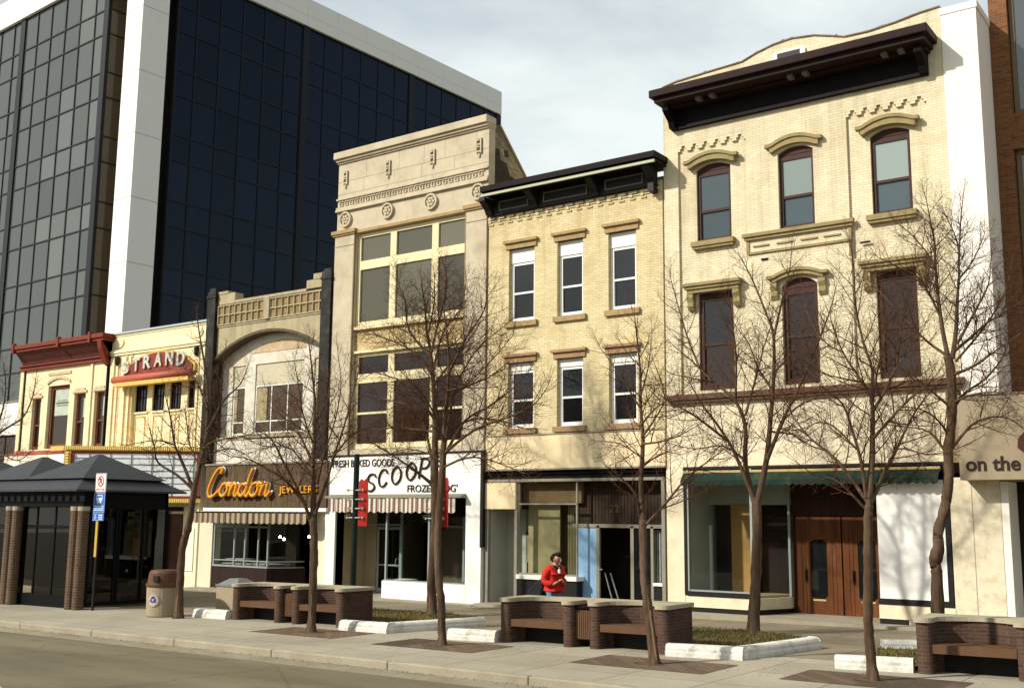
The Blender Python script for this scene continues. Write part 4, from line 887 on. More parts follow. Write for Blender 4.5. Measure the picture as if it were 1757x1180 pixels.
obj('bar_support',MB().box(-38.6,-33.85,-.48,-.16,7.62,7.77),bulb_yellow,rb_)
# marquee: angled V front
mq=[(-33.34,-.0),(-37.55,-3.05),(-38.35,-3.05),(-39.6,-.9),(-39.6,0)]
def ring(mb,z0,z1,off=0):
    cx,cy_=-36.6,-.4
    mb.prismz([(p[0]+(p[0]-cx)*off*(1 if p[1]<-.05 else 0),p[1]+(p[1]-cy_)*off*(1 if p[1]<-.05 else 0)) for p in mq],z0,z1); return mb
m1=obj('marquee',ring(MB(),3.14,4.90),mat('marquee_board_white',(.84,.86,.85),.45,.06,3,stain=(.45,.45,.4),stain_amt=.4),B)
obj('marquee_top_trim',ring(MB(),4.92,5.10,.015),bulb_yellow,m1); obj('marquee_red_trim',ring(MB(),4.82,4.92,.012),red_dark,m1)
obj('marquee_bottom_trim',ring(MB(),3.18,3.28,.012),red_dark,m1); obj('marquee_bulb_strip',ring(MB(),3.02,3.18,.015),bulb_yellow,m1)
sl_=MB(); dx,dy=(-37.55+33.34),(-3.05); L_=math.hypot(dx,dy); ux,uy=dx/L_,dy/L_; nx,ny=-uy,ux
nx,ny=(-nx,-ny) if ny>0 else (nx,ny)
def along(s,o): return (-33.34+ux*s+nx*o,0+uy*s+ny*o)
def facebox(mb,s0,s1,o0,o1,z0,z1):
    a,b,c_,d_=along(s0,o0),along(s1,o0),along(s1,o1),along(s0,o1); mb.prismz([a,b,c_,d_],z0,z1)
for z in (3.5,3.73,3.96,4.19,4.42,4.65): facebox(sl_,.25,L_-.3,.0,.02,z,z+.02)
for k in range(7): facebox(sl_,.3+k*.78,.33+k*.78,.0,.025,3.28,4.82)
obj('letter_rails',sl_,mat('rail_grey',(.25,.25,.23),.6),m1)
sl_=MB(); facebox(sl_,.02,.2,.0,.05,3.28,4.82); obj('marquee_end_trim',sl_,red_dark,m1)
sl_=MB(); facebox(sl_,L_-.30,L_-.06,.0,.06,3.28,4.9); obj('marquee_corner_trim',sl_,bulb_yellow,m1)
sl_=MB(); facebox(sl_,L_-.42,L_-.30,.0,.04,3.28,4.82); obj('marquee_corner_strip',sl_,red_dark,m1)
bl=MB()
for k in range(64):
    a=along(.12+k*.08,.085); bl.box(a[0]-.018,a[0]+.018,a[1]-.02,a[1]+.02,4.955,5.065)
for k in range(64):
    a=along(.12+k*.08,.085); bl.box(a[0]-.018,a[0]+.018,a[1]-.02,a[1]+.02,3.045,3.155)
for k in range(16):
    a=along(L_-.18,.085); bl.box(a[0]-.09,a[0]+.09,a[1]-.02,a[1]+.02,3.32+k*.1,3.36+k*.1)
obj('marquee_bulbs',bl,mat('bulb_glass',(.80,.60,.18),.3,.3,20),m1)
for q_ in ((-34.9,-34.25,1.0,1.1,-.2,3.0),(X0,-38.6,-.02,.3,-.3,2.9),(-34.25,-33.38,-.02,.3,-.2,3.0)): ew=obj('entrance_wall',MB().box(*q_),mat('theatre_cream',(.80,.72,.52),.6,.04),B)
obj('poster_frame',MB().box(-34.12,-33.55,-.05,-.02,.55,2.1),mat('pale_cream_board',(.84,.78,.62),.6,.03),ew)
obj('entry_floor',MB().box(X0,-33.4,.0,4,-.4,gz(-36)+.04),curb_m,B)
# ================================================================== red corniced building
B=thing('cream_building','cream two storey building with deep dark red cornice and tall narrow brown windows','building',(-43,0,-.2))
X0,X1=-46.15,-39.60
W1=[(-45.17,-44.46,5.32,7.55),(-43.98,-42.36,5.33,8.04),(-41.98,-41.15,5.34,7.60),(-40.52,-39.80,5.32,7.60)]
mb=MB().wall(X0,X1,5.25,9.3,0,.3,W1).box(X0+.002,X0+.25,-.08,-.001,5.3,8.85).box(-40.85,-40.7,-.06,-.001,5.3,8.85); obj('wall',mb,mat('cream_stucco',(.74,.64,.40),.8,.06,2,stain=(.5,.38,.2),stain_amt=.4),B)
shell(B,X0,X1,9.4,side_brick,2.9,12,4)
for q_ in ((X0+.27,X0+.31,-.04,-.001,5.3,8.85),(-40.88,-40.85,-.03,-.001,5.3,8.85),(-39.64,-39.56,-.1,.0,4.9,9.0)): obj('corner_strip',MB().box(*q_),dark_brown,B)
c=MB().box(-46.05,-39.30,-.62,.3,9.72,9.90).box(-46.0,-39.34,-.55,.3,9.60,9.72).box(-46.16,-39.5,-.14,.0,8.82,8.98).box(-46.12,-39.5,-.22,.0,8.98,9.04)
for x in (-46.08,-42.6,-40.3): c.box(x,x+.16,-.66,-.5,9.56,10.0)
cor=obj('cornice',c,red_paint,B,bevel=.01)
c=MB().prismx([(-.10,9.04),(-.16,9.2),(-.40,9.5),(-.5,9.6),(0,9.6),(0,9.04)],-46.0,-39.5); obj('cornice_cove',c,mat('dark_red_cove',(.09,.025,.018),.7,.2),cor)
c=MB().prismx([(-.0,8.6),(-.2,8.7),(-.5,9.3),(-.55,9.62),(0,9.62)],-39.78,-39.5); obj('end_bracket',c,red_paint,cor)
for i,(a,b,z0,z1) in enumerate(W1):
    w_=window(B,a+.01,b-.01,z0+.01,z1-.01,.14,mat('red_brown_frame',(.16,.05,.025),.6,.15),g_dark2,fw=.10 if i!=1 else .14,rails=((z0+z1)/2-.05,) if i!=1 else (),d=.1)
    if i==1:
        obj('window_blind',MB().box(a+.32,b-.15,.170,.178,6.75,7.88),mat('pale_blind',(.42,.46,.38),.8,.15,4),w_); obj('blind_print',MB().box(a+.4,a+1.35,.165,.169,7.25,7.33).box(a+.5,a+1.2,.165,.169,7.38,7.41).box(a+.45,a+1.3,.165,.169,7.16,7.20),mat('blind_dark',(.10,.13,.09),.8),w_)
    else: obj('window_blind',MB().box(a+(b-a)*.55,b-.1,.170,.178,6.6,7.4),mat('pale_blind',(.42,.46,.38)),w_)
    q=MB()
    if i==1: ar=arc(a-.05,b+.05,8.1,.22,10); q.band(ar,[(p[0],p[1]+.12) for p in ar],-.06,.0); q.box(a-.05,b+.05,-.04,-.001,8.5,8.62)
    else: q.box(a-.1,b+.1,-.05,-.001,z1+.02,z1+.12).box(a+.05,b-.05,-.04,-.001,z1+.12,z1+.22)
    obj('hood_ornament',q,mat('ornament_pink_stone',(.55,.42,.27),.9,.25,9),w_)
obj('belt_course',MB().box(X0,X1-.02,-.12,.1,5.16,5.26).box(X0-.5,X1-.02,-.2,.1,5.08,5.16),mat('red_belt',(.35,.10,.06),.7),B)
obj('shop_fascia',MB().box(X0-.5,X1-.02,-.25,.3,3.2,5.06),mat('cream_fascia',(.80,.72,.56),.6,.04),B)
obj('shop_front',MB().box(X0,X1-.02,.02,.3,-.4,3.2),dark_brown,B)
B=thing('white_building','low white rendered building with a dark ribbon window at the far left edge','building',(-52,0,-.3))
X0,X1=-60,-46.18
mb=MB().wall(X0,X1,4.3,7.5,0.0,.3,[(-59,-46.3,4.85,6.04)]); obj('wall',mb,white_paint,B)
obj('coping',MB().box(X0,X1,-.05,.35,7.5,7.56),alu_dull,B); shell(B,X0,X1,7.4,side_brick,3.0,12,4)
window(B,-58.9,-46.35,4.87,6.02,.12,dark_brown,g_dark2,fw=.06,muls=(-57,-55.4,-53.8,-52.2,-50.6,-49,-47.4))
obj('shop_front',MB().box(X0,X1,.02,.3,-.5,3.5),dark_brown,B); obj('shop_fascia',MB().box(X0,X1,-.2,.3,3.5,4.3),mat('shop_fascia_dark',(.12,.05,.03),.7),B)
# ================================================================== glass office tower
TY=R(-2.67)
B=thing('office_tower','dark glass office tower with white concrete corner pillar and roof band behind the shops','tower',(-62.6,16,0),rz=TY)
def tob(name,mb,m,par=None,**k): return obj(name,mb,m,par or B,local=True,**k)
mb=MB().box(-2.04,0,0,2.06,0,41.2); pl_=tob('corner_pillar',mb,tower_conc)
j=MB()
for z in (8,12.9,17.75,23.7-.0,28.25,32.6,37.4,4,19.24)[:0] or (4.9,9.6,14.4,19.2,23.7,28.2,32.7,37.4):
    j.box(-2.05,.006,-.006,2.07,z,z+.05)
tob('pillar_joints',j,mat('pillar_joint',(.42,.41,.37),.9),pl_)
mb=MB().box(-62,.25,-.25,38.9,41.2,43.5); mb.box(-61.5,-.3,.3,39.35,41.2,42.9); cap=tob('roof_band',mb,tower_conc)
j=MB().box(-62,.256,-.256,38.9,42.05,42.08)
for k in range(12): j.box(.25,.256,1.6+k*3.2,1.62+k*3.2,41.2,43.5)
for k in range(19): j.box(-1.6-k*3.2,-1.58-k*3.2,-.256,-.25,41.2,43.5)
tob('band_joints',j,mat('band_joint',(.60,.58,.52),.9),cap)
mb=MB().box(-61.9,-4.42,.12,38.2,0,41.2).box(-4.42,-.12,2.95,38.2,0,41.2); tob('core',mb,mat('black_core',(.006,.006,.008),.3,.1))
zrows=[41.2,38.47]; z=38.47
while z>1:
    z-=1.87; zrows.append(z); z-=2.90; zrows.append(z)
zrows=[q for q in zrows if q>0]
xl=[-4.62,-6.15]+[-6.15-2.07*i for i in range(1,6)]; bay=12.15
cl=[]   # column edges left: pairs
e=[-4.62,-6.2,-8.3,-10.4,-12.5,-14.6,-16.5]
for k in range(4):
    off=-k*12.1-(0 if k==0 else .0)
    ee=[v+off for v in ([-5.05+.0]+e[1:] if k else e)]
    for a,b in zip(ee[:-1],ee[1:]): cl.append((b,a))
e=[2.86,4.45,6.45,8.47,10.49,12.5,14.2]; crt=[]
for k in range(3):
    off=k*12.1; ee=[v+off for v in ([2.75]+e[1:] if k else e)]
    for a,b in zip(ee[:-1],ee[1:]): crt.append((a,b))
paneL=darkglass('tower_glass_bright_sky_tone',(.068,.076,.070),.03,.55,wav=.3); paneR=darkglass('tower_glass_dark_sky_tone',(.004,.005,.011),.03,.26,wav=.3); paneN=darkglass('tower_glass_brick_reflection',(.10,.075,.045),.05,.5)  # reflections of bright sky, dark sky and brick are put into the glass colours
cand=[]
for zi in range(len(zrows)-1):
    z1,z0=zrows[zi],zrows[zi+1]
    if z1<12: continue
    for (a,b) in cl: cand.append((abs(a)+abs(25-z0)*.35,'L',a,b,z0,z1))
    for (a,b) in crt: cand.append((abs(a)+abs(28-z0)*.35,'R',a,b,z0,z1))
cand.sort(); random.seed(9)
rest={'L':MB(),'R':MB()}
def paneq(mb,s,a,b,z0,z1):
    t1=random.uniform(-.006,.006); t2=random.uniform(-.004,.004); g=.035
    if s=='L':
        k=len(mb.v); mb.v+=[(a+g,.04+t1,z0+g),(b-g,.04-t1,z0+g),(b-g,.04-t1+t2,z1-g),(a+g,.04+t1+t2,z1-g),(a+g,.07,z0+g),(b-g,.07,z0+g),(b-g,.07,z1-g),(a+g,.07,z1-g)]
        mb.f+=[(k,k+1,k+2,k+3),(k+5,k+4,k+7,k+6),(k,k+4,k+5,k+1),(k+3,k+2,k+6,k+7),(k,k+3,k+7,k+4),(k+1,k+5,k+6,k+2)]
    else:
        k=len(mb.v); mb.v+=[(-.04+t1,a+g,z0+g),(-.04-t1,b-g,z0+g),(-.04-t1+t2,b-g,z1-g),(-.04+t1+t2,a+g,z1-g),(-.07,a+g,z0+g),(-.07,b-g,z0+g),(-.07,b-g,z1-g),(-.07,a+g,z1-g)]
        mb.f+=[(k,k+1,k+2,k+3),(k+5,k+4,k+7,k+6),(k,k+4,k+5,k+1),(k+3,k+2,k+6,k+7),(k,k+3,k+7,k+4),(k+1,k+5,k+6,k+2)]
    return mb
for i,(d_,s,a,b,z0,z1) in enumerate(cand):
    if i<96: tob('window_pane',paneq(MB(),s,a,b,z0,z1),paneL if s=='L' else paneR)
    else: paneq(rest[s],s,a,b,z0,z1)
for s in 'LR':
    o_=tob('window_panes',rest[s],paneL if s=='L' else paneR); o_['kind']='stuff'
# glazed return face beside the pillar (faces +x)
for zi in range(len(zrows)-1):
    z1,z0=zrows[zi],zrows[zi+1]
    if z1<12: continue
    if zi%1==0:
        pass
rt=MB().box(-4.42,-4.36,.2,2.9,10,41.2); tob('return_glazing',rt,paneN)
mm=MB()
for q in zrows:
    mm.box(-61.9,-4.42,-.02,.12,q-.05,q+.05); mm.box(-.12,.02,2.8,38.2,q-.05,q+.05); mm.box(-4.36,-4.32,.1,2.9,q-.05,q+.05)
for (a,b) in cl: mm.box(a-.045,a+.045,-.024,.12,0,41.19)
for (a,b) in crt: mm.box(-.12,.024,b-.07,b+.07,0,41.19)
for k in range(4): x=-16.5-k*12.1; mm.box(x-.65,x+.02,-.08,.12,0,41.2)
mm.box(-4.95+.0,-4.34,-.06,.2,0,41.2); mm.box(-.2,.05,2.75,2.9,0,41.2)
for k in range(3): y=14.2+k*12.1; mm.box(-.12,.08,y,y+.65,0,41.2)
tob('mullions',mm,mullion)
tob('base_wall',MB().box(-62,0,-.02+.1,.1+.04,0,0.5),tower_conc)
TREES = {
 'A': [
  [(-23.48,-8.27,-0.03,0.111),(-23.48,-8.27,1.13,0.105),(-23.47,-8.27,1.75,0.101),(-23.28,-8.27,2.27,0.097),(-23.17,-8.27,2.9,0.093),(-23.13,-8.27,3.18,0.089)],
  [(-23.13,-8.27,3.18,0.075),(-23.02,-8.23,3.79,0.061),(-22.89,-8.18,4.37,0.052),(-22.91,-8.14,5.1,0.043),(-23.03,-8.1,5.88,0.035),(-23.32,-8.06,6.71,0.028),(-23.59,-8.01,7.34,0.02),(-23.78,-7.97,7.81,0.013)],
  [(-23.18,-8.27,3.26,0.051),(-23.47,-8.42,3.93,0.038),(-23.62,-8.57,4.37,0.029),(-23.64,-8.72,5.01,0.02),(-23.71,-8.87,5.59,0.012)],
  [(-23.2,-8.27,3.26,0.045),(-23.52,-8.52,3.6,0.034),(-24,-8.77,3.92,0.026),(-23.84,-9.02,4.29,0.019),(-23.76,-9.27,4.78,0.012)],
  [(-24.02,-8.27,4.4,0.024),(-24.1,-8.67,4.49,0.018),(-24.1,-9.07,4.45,0.013),(-24.26,-9.47,4.34,0.009)],
  [(-22.83,-8.27,4.33,0.039),(-22.85,-8.07,4.96,0.03),(-22.59,-7.87,5.56,0.023),(-22.26,-7.67,5.95,0.016),(-22.24,-7.47,6.42,0.011)],
  [(-22.82,-8.27,4.26,0.034),(-22.14,-8.6,4.38,0.024),(-21.12,-8.94,4.43,0.016),(-19.92,-9.27,4.45,0.01)],
  [(-22.77,-8.27,5.3,0.027),(-23.58,-7.97,5.99,0.02),(-24.37,-7.67,6.39,0.015),(-25.42,-7.37,6.74,0.01)],
  [(-22.95,-8.27,3.82,0.03),(-23.85,-7.87,4.31,0.022),(-24.56,-7.47,4.83,0.016),(-25.24,-7.07,5.53,0.01)],
  [(-22.91,-8.27,3.89,0.027),(-22.85,-7.87,4.21,0.019),(-22.65,-7.47,4.3,0.013),(-22.42,-7.07,4.09,0.008)],
  [(-22.77,-8.27,4.71,0.027),(-22.14,-8.4,5.26,0.019),(-21.94,-8.54,5.83,0.013),(-21.72,-8.67,6.53,0.007)],
 ],
 'B': [
  [(-18.1,-8.84,0.02,0.103),(-18.09,-8.84,0.7,0.098),(-18.1,-8.84,1.8,0.095),(-18.17,-8.84,2.52,0.092)],
  [(-18.17,-8.84,2.49,0.078),(-18.22,-8.81,3.05,0.063),(-18.31,-8.77,3.76,0.051),(-18.33,-8.74,4.45,0.04),(-18.4,-8.71,5.21,0.03),(-18.6,-8.67,6.11,0.02),(-18.74,-8.64,6.58,0.011)],
  [(-18.22,-8.84,2.4,0.047),(-18.28,-9.04,2.9,0.035),(-18.78,-9.24,3.8,0.026),(-19,-9.44,4.31,0.017),(-19.39,-9.64,4.55,0.009)],
  [(-18.44,-8.84,2.85,0.037),(-18.48,-9.24,3.23,0.027),(-18.48,-9.64,3.48,0.02),(-19.04,-10.04,3.83,0.014),(-19.15,-10.44,3.87,0.008)],
  [(-18.24,-8.84,3.7,0.034),(-18.68,-8.64,4.12,0.026),(-19.27,-8.44,4.63,0.02),(-19.96,-8.24,5.09,0.014),(-20.75,-8.04,5.53,0.009)],
  [(-18.12,-8.84,2.63,0.044),(-17.92,-8.72,3.36,0.035),(-17.83,-8.6,3.93,0.028),(-17.66,-8.48,4.61,0.021),(-17.57,-8.36,5.25,0.015),(-17.48,-8.24,5.9,0.009)],
  [(-17.55,-8.84,3.95,0.023),(-17.51,-8.44,4.36,0.017),(-17.45,-8.04,4.58,0.011),(-17.37,-7.64,4.68,0.007)],
  [(-18.07,-8.84,3.31,0.026),(-17.64,-9.09,3.94,0.019),(-17.08,-9.34,4.67,0.014),(-16.69,-9.59,5.38,0.01),(-16.56,-9.84,5.98,0.006)],
  [(-18.27,-8.84,4.23,0.024),(-18.34,-9.11,4.87,0.017),(-18.25,-9.37,5.51,0.011),(-18.12,-9.64,5.99,0.007)],
  [(-18.2,-8.84,4.36,0.021),(-18.49,-8.24,5.09,0.013),(-19.02,-7.64,5.88,0.007)],
  [(-18.24,-8.84,3.44,0.026),(-19.33,-8.51,4.15,0.019),(-20.73,-8.17,4.28,0.013),(-21.78,-7.84,4.55,0.007)],
 ],
 'C': [
  [(-18.54,-4.2,0.01,0.142),(-18.56,-4.2,1,0.13),(-18.51,-4.2,1.91,0.122),(-18.49,-4.2,2.82,0.114),(-18.56,-4.2,3.74,0.107),(-18.55,-4.2,4.38,0.1)],
  [(-18.55,-4.2,4.36,0.092),(-18.62,-4.15,5.43,0.074),(-18.75,-4.1,6.24,0.06),(-18.89,-4.05,6.95,0.047),(-19.1,-4,7.63,0.036),(-19.22,-3.95,8.3,0.024),(-19.43,-3.9,9.07,0.013)],
  [(-18.63,-4.2,3.45,0.052),(-18.88,-4.5,3.75,0.038),(-19.11,-4.8,4,0.028),(-19.61,-5.1,4.36,0.019),(-20.07,-5.4,4.72,0.011)],
  [(-18.6,-4.2,3.91,0.046),(-19.08,-4,4.93,0.034),(-19.62,-3.8,5.51,0.026),(-20.6,-3.6,5.79,0.018),(-21.57,-3.4,6,0.01)],
  [(-18.73,-4.2,6.38,0.037),(-19.36,-4.08,6.92,0.029),(-19.97,-3.95,7.26,0.022),(-21.06,-3.83,7.66,0.016),(-21.94,-3.7,7.86,0.01)],
  [(-18.76,-4.2,6.86,0.041),(-19.14,-4.32,7.25,0.032),(-19.4,-4.44,7.69,0.026),(-19.4,-4.56,8.33,0.02),(-19.52,-4.68,8.76,0.015),(-19.53,-4.8,9.16,0.009)],
  [(-18.74,-4.2,6.94,0.041),(-18.68,-4.08,7.58,0.03),(-18.52,-3.95,8.38,0.023),(-18.58,-3.83,8.96,0.016),(-18.73,-3.7,9.54,0.01)],
  [(-18.52,-4.2,5.53,0.046),(-17.96,-3.73,6.01,0.031),(-17.54,-3.27,6.28,0.02),(-17.16,-2.8,6.75,0.009)],
  [(-18.59,-4.2,5.13,0.037),(-18.72,-4.67,5.71,0.025),(-19.13,-5.13,6.15,0.017),(-19.74,-5.6,6.37,0.009)],
  [(-18.64,-4.2,6.06,0.034),(-17.76,-4.53,6.58,0.023),(-17.02,-4.87,6.94,0.015),(-16.4,-5.2,7.28,0.009)],
  [(-18.67,-4.2,6.38,0.034),(-18.68,-3.8,7.54,0.024),(-18.41,-3.4,8.22,0.017),(-18.54,-3,9.12,0.01)],
  [(-18.61,-4.2,4.82,0.034),(-19.86,-3.8,4.98,0.024),(-21.09,-3.4,5.06,0.017),(-22.61,-3,4.97,0.01)],
  [(-18.86,-4.2,7.5,0.028),(-18.68,-4.2,8.28,0.017),(-18.7,-4.2,9.08,0.008)],
 ],
 'D': [
  [(-14.13,-9.12,0.06,0.086),(-14.17,-9.12,0.85,0.084),(-14.25,-9.12,1.37,0.082),(-14.3,-9.12,2.06,0.081),(-14.27,-9.12,2.77,0.08),(-14.21,-9.12,3.48,0.078),(-14.21,-9.12,3.98,0.077)],
  [(-14.19,-9.12,3.96,0.059),(-14.18,-9.12,4.56,0.045),(-14.11,-9.12,5.15,0.035),(-14.1,-9.12,5.87,0.026),(-14.19,-9.12,6.49,0.017),(-14.28,-9.12,6.99,0.008)],
  [(-14.19,-9.12,3.79,0.035),(-13.84,-8.89,4.53,0.026),(-13.4,-8.67,4.82,0.019),(-12.98,-8.44,5.18,0.013),(-12.75,-8.22,5.52,0.007)],
  [(-14.13,-9.12,3.9,0.035),(-13.18,-9.34,4.32,0.025),(-12.06,-9.57,4.53,0.018),(-11.44,-9.79,4.71,0.012),(-11.04,-10.02,4.94,0.006)],
  [(-14.14,-9.12,3.61,0.028),(-13.48,-9.32,3.75,0.021),(-12.84,-9.52,3.72,0.015),(-12.13,-9.72,3.54,0.011),(-11.6,-9.92,3.4,0.006)],
  [(-14.16,-9.12,4.02,0.036),(-14.01,-9.02,5.19,0.026),(-13.84,-8.92,5.6,0.019),(-13.52,-8.82,6.07,0.013),(-12.99,-8.72,6.44,0.007)],
  [(-14.09,-9.12,5.51,0.029),(-13.54,-9.25,6.18,0.019),(-12.99,-9.39,6.66,0.013),(-12.85,-9.52,7.11,0.007)],
  [(-14.18,-9.12,4.08,0.028),(-14.12,-9.52,4.64,0.019),(-14.17,-9.92,5.07,0.013),(-14.29,-10.32,5.39,0.007)],
  [(-14.14,-9.12,4.32,0.026),(-13.83,-8.65,4.58,0.018),(-13.58,-8.19,4.6,0.013),(-13.17,-7.72,4.44,0.007)],
  [(-14.17,-9.12,3.61,0.024),(-14.37,-9.29,3.84,0.017),(-14.86,-9.45,3.96,0.012),(-15.26,-9.62,3.85,0.007)],
  [(-14.11,-9.12,5.15,0.026),(-13.26,-9.59,5.17,0.018),(-12.2,-10.05,5.6,0.011),(-11.46,-10.52,5.86,0.006)],
 ],
 'E': [
  [(-9.33,-9.23,0.11,0.09),(-9.45,-9.23,1.05,0.082),(-9.53,-9.23,1.71,0.077),(-9.54,-9.23,2.59,0.072)],
  [(-9.54,-9.23,2.57,0.056),(-9.59,-9.2,3.22,0.045),(-9.56,-9.16,3.96,0.036),(-9.62,-9.13,4.61,0.029),(-9.64,-9.1,5.28,0.021),(-9.73,-9.06,5.95,0.014),(-9.79,-9.03,6.3,0.007)],
  [(-9.6,-9.23,2.62,0.027),(-9.57,-9.46,3.05,0.018),(-9.85,-9.7,3.42,0.013),(-9.86,-9.93,3.49,0.007)],
  [(-9.48,-9.23,2.5,0.031),(-9.23,-8.98,2.86,0.023),(-8.94,-8.73,3.31,0.018),(-8.69,-8.48,3.58,0.013),(-8.42,-8.23,3.85,0.008)],
  [(-9.54,-9.23,3.91,0.023),(-9.04,-9.43,3.93,0.016),(-8.58,-9.63,4.01,0.01),(-8.07,-9.83,4.18,0.006)],
  [(-9.54,-9.23,4.03,0.023),(-9.42,-9,4.35,0.016),(-9.33,-8.76,4.79,0.011),(-9.67,-8.53,5.48,0.006)],
  [(-9.55,-9.23,3.67,0.019),(-10.18,-8.93,3.96,0.011),(-10.87,-8.63,4.04,0.006)],
  [(-9.57,-9.23,4.55,0.021),(-9.88,-9.43,5.15,0.012),(-10.16,-9.63,5.65,0.005)],
  [(-9.56,-9.23,4.24,0.021),(-9.08,-9.56,4.5,0.014),(-8.53,-9.9,4.64,0.009),(-8.07,-10.23,4.82,0.005)],
  [(-9.53,-9.23,3.51,0.016),(-9.48,-8.73,3.74,0.01),(-9.33,-8.23,3.87,0.005)],
  [(-9.56,-9.23,4.76,0.019),(-9.62,-8.83,5.34,0.011),(-9.76,-8.43,6,0.005)],
 ],
 'F': [
  [(-10.05,-3.51,0.1,0.133),(-9.96,-3.51,1.25,0.123),(-9.89,-3.51,2.31,0.116),(-9.89,-3.51,3.01,0.109)],
  [(-9.93,-3.51,2.98,0.071),(-10.14,-3.48,3.8,0.057),(-10.14,-3.44,4.67,0.046),(-10.4,-3.41,5.28,0.036),(-10.97,-3.38,5.77,0.027),(-11.48,-3.34,6.26,0.018),(-12.01,-3.31,6.7,0.01)],
  [(-9.94,-3.51,3.03,0.054),(-10.27,-3.76,4.07,0.039),(-10.53,-4.01,4.65,0.028),(-10.8,-4.26,5.14,0.018),(-11.01,-4.51,5.68,0.009)],
  [(-10.55,-3.51,4.35,0.034),(-11.07,-4.04,4.89,0.023),(-11.37,-4.58,5.15,0.015),(-11.56,-5.11,5.41,0.008)],
  [(-9.86,-3.51,2.97,0.077),(-9.64,-3.47,3.93,0.063),(-9.55,-3.42,4.79,0.052),(-9.48,-3.38,5.52,0.043),(-9.45,-3.34,6.62,0.034),(-9.61,-3.3,7.16,0.026),(-10,-3.25,8.12,0.018),(-10.27,-3.21,8.63,0.009)],
  [(-9.37,-3.51,6.66,0.034),(-9.21,-3.31,7.57,0.023),(-9.12,-3.11,8.2,0.015),(-9.14,-2.91,8.68,0.008)],
  [(-9.62,-3.51,3.89,0.051),(-9.17,-3.63,4.76,0.039),(-8.81,-3.75,5.3,0.03),(-8.29,-3.87,6.23,0.022),(-7.9,-3.99,7.02,0.015),(-7.74,-4.11,7.41,0.009)],
  [(-10.1,-3.51,4.91,0.031),(-9.94,-3.18,5.87,0.022),(-9.88,-2.84,6.59,0.015),(-9.74,-2.51,7.31,0.008)],
  [(-10.33,-3.51,5.21,0.032),(-10.17,-3.78,6.25,0.022),(-10.15,-4.04,7.1,0.014),(-10.07,-4.31,7.59,0.008)],
  [(-11.21,-3.51,6.07,0.03),(-11.63,-3.24,6.83,0.021),(-11.99,-2.98,7.63,0.015),(-12.35,-2.71,8.5,0.009)],
  [(-9.52,-3.51,4.52,0.026),(-9.29,-2.81,4.5,0.016),(-9.02,-2.11,4.34,0.008)],
  [(-10.11,-3.51,3.9,0.029),(-10.85,-3.11,4.27,0.021),(-11.79,-2.71,4.25,0.014),(-12.62,-2.31,4.44,0.009)],
  [(-9.44,-3.51,5.42,0.026),(-9.98,-3.04,6.04,0.019),(-10.38,-2.58,6.67,0.014),(-10.92,-2.11,7.21,0.008)],
  [(-9.27,-3.51,4.71,0.026),(-8.98,-2.86,5.2,0.015),(-8.54,-2.21,5.36,0.007)],
  [(-9.41,-3.51,5.81,0.026),(-8.79,-4.11,6.08,0.015),(-8.24,-4.71,6.45,0.007)],
  [(-10.85,-3.51,5.71,0.024),(-11.14,-3.96,5.75,0.014),(-11.49,-4.41,5.85,0.007)],
 ],
 'G': [
  [(-5.66,-9.06,0.14,0.089),(-5.68,-9.06,0.63,0.085),(-5.7,-9.06,1.1,0.081),(-5.66,-9.06,1.89,0.078),(-5.64,-9.06,2.52,0.076),(-5.61,-9.06,2.84,0.073)],
  [(-5.61,-9.06,2.83,0.059),(-5.54,-9.04,3.53,0.047),(-5.51,-9.03,4.1,0.038),(-5.52,-9.01,4.53,0.03),(-5.68,-8.99,4.83,0.022),(-5.96,-8.98,5.3,0.015),(-6.14,-8.96,5.85,0.008)],
  [(-5.51,-9.06,4.45,0.031),(-5.44,-9.14,4.95,0.024),(-5.54,-9.22,5.38,0.019),(-5.61,-9.3,5.96,0.015),(-5.59,-9.38,6.54,0.011),(-5.6,-9.46,6.89,0.006)],
  [(-5.5,-9.06,4.36,0.024),(-5.46,-8.86,4.93,0.017),(-5.4,-8.66,5.37,0.012),(-5.41,-8.46,5.75,0.007)],
  [(-5.48,-9.06,4.31,0.028),(-5.15,-8.96,4.95,0.019),(-5.04,-8.86,5.68,0.012),(-5.08,-8.76,6.15,0.007)],
  [(-5.64,-9.06,2.9,0.035),(-5.66,-9.2,3.52,0.027),(-5.74,-9.34,4.02,0.021),(-5.82,-9.48,4.4,0.016),(-6.02,-9.62,4.61,0.011),(-6.18,-9.76,4.79,0.006)],
  [(-5.65,-9.06,2.92,0.033),(-6.15,-8.86,3.55,0.025),(-6.67,-8.66,3.95,0.018),(-7.05,-8.46,4.36,0.012),(-7.27,-8.26,4.72,0.006)],
  [(-5.66,-9.06,2.78,0.022),(-6.02,-9.26,3.21,0.015),(-6.31,-9.46,3.31,0.01),(-6.45,-9.66,3.44,0.005)],
  [(-5.58,-9.06,2.88,0.038),(-5.33,-8.79,3.53,0.025),(-4.98,-8.53,4.33,0.015),(-4.68,-8.26,4.78,0.007)],
  [(-5.48,-9.06,3.9,0.027),(-4.96,-9.33,4.33,0.018),(-4.57,-9.59,4.56,0.012),(-4.26,-9.86,4.74,0.006)],
  [(-5.44,-9.06,3.17,0.02),(-5.1,-9.16,3.7,0.014),(-4.64,-9.26,3.59,0.009),(-4.19,-9.36,3.66,0.005)],
  [(-5.77,-9.06,3.72,0.018),(-6.24,-8.76,4.13,0.013),(-6.64,-8.46,4.22,0.009),(-6.96,-8.16,4.11,0.005)],
  [(-5.93,-9.06,5.29,0.019),(-6.25,-8.86,5.47,0.013),(-6.56,-8.66,5.83,0.009),(-6.77,-8.46,6.28,0.005)],
  [(-5.63,-9.06,4.78,0.019),(-5.81,-9.36,4.81,0.013),(-6.07,-9.66,4.89,0.008),(-6.24,-9.96,5.05,0.005)],
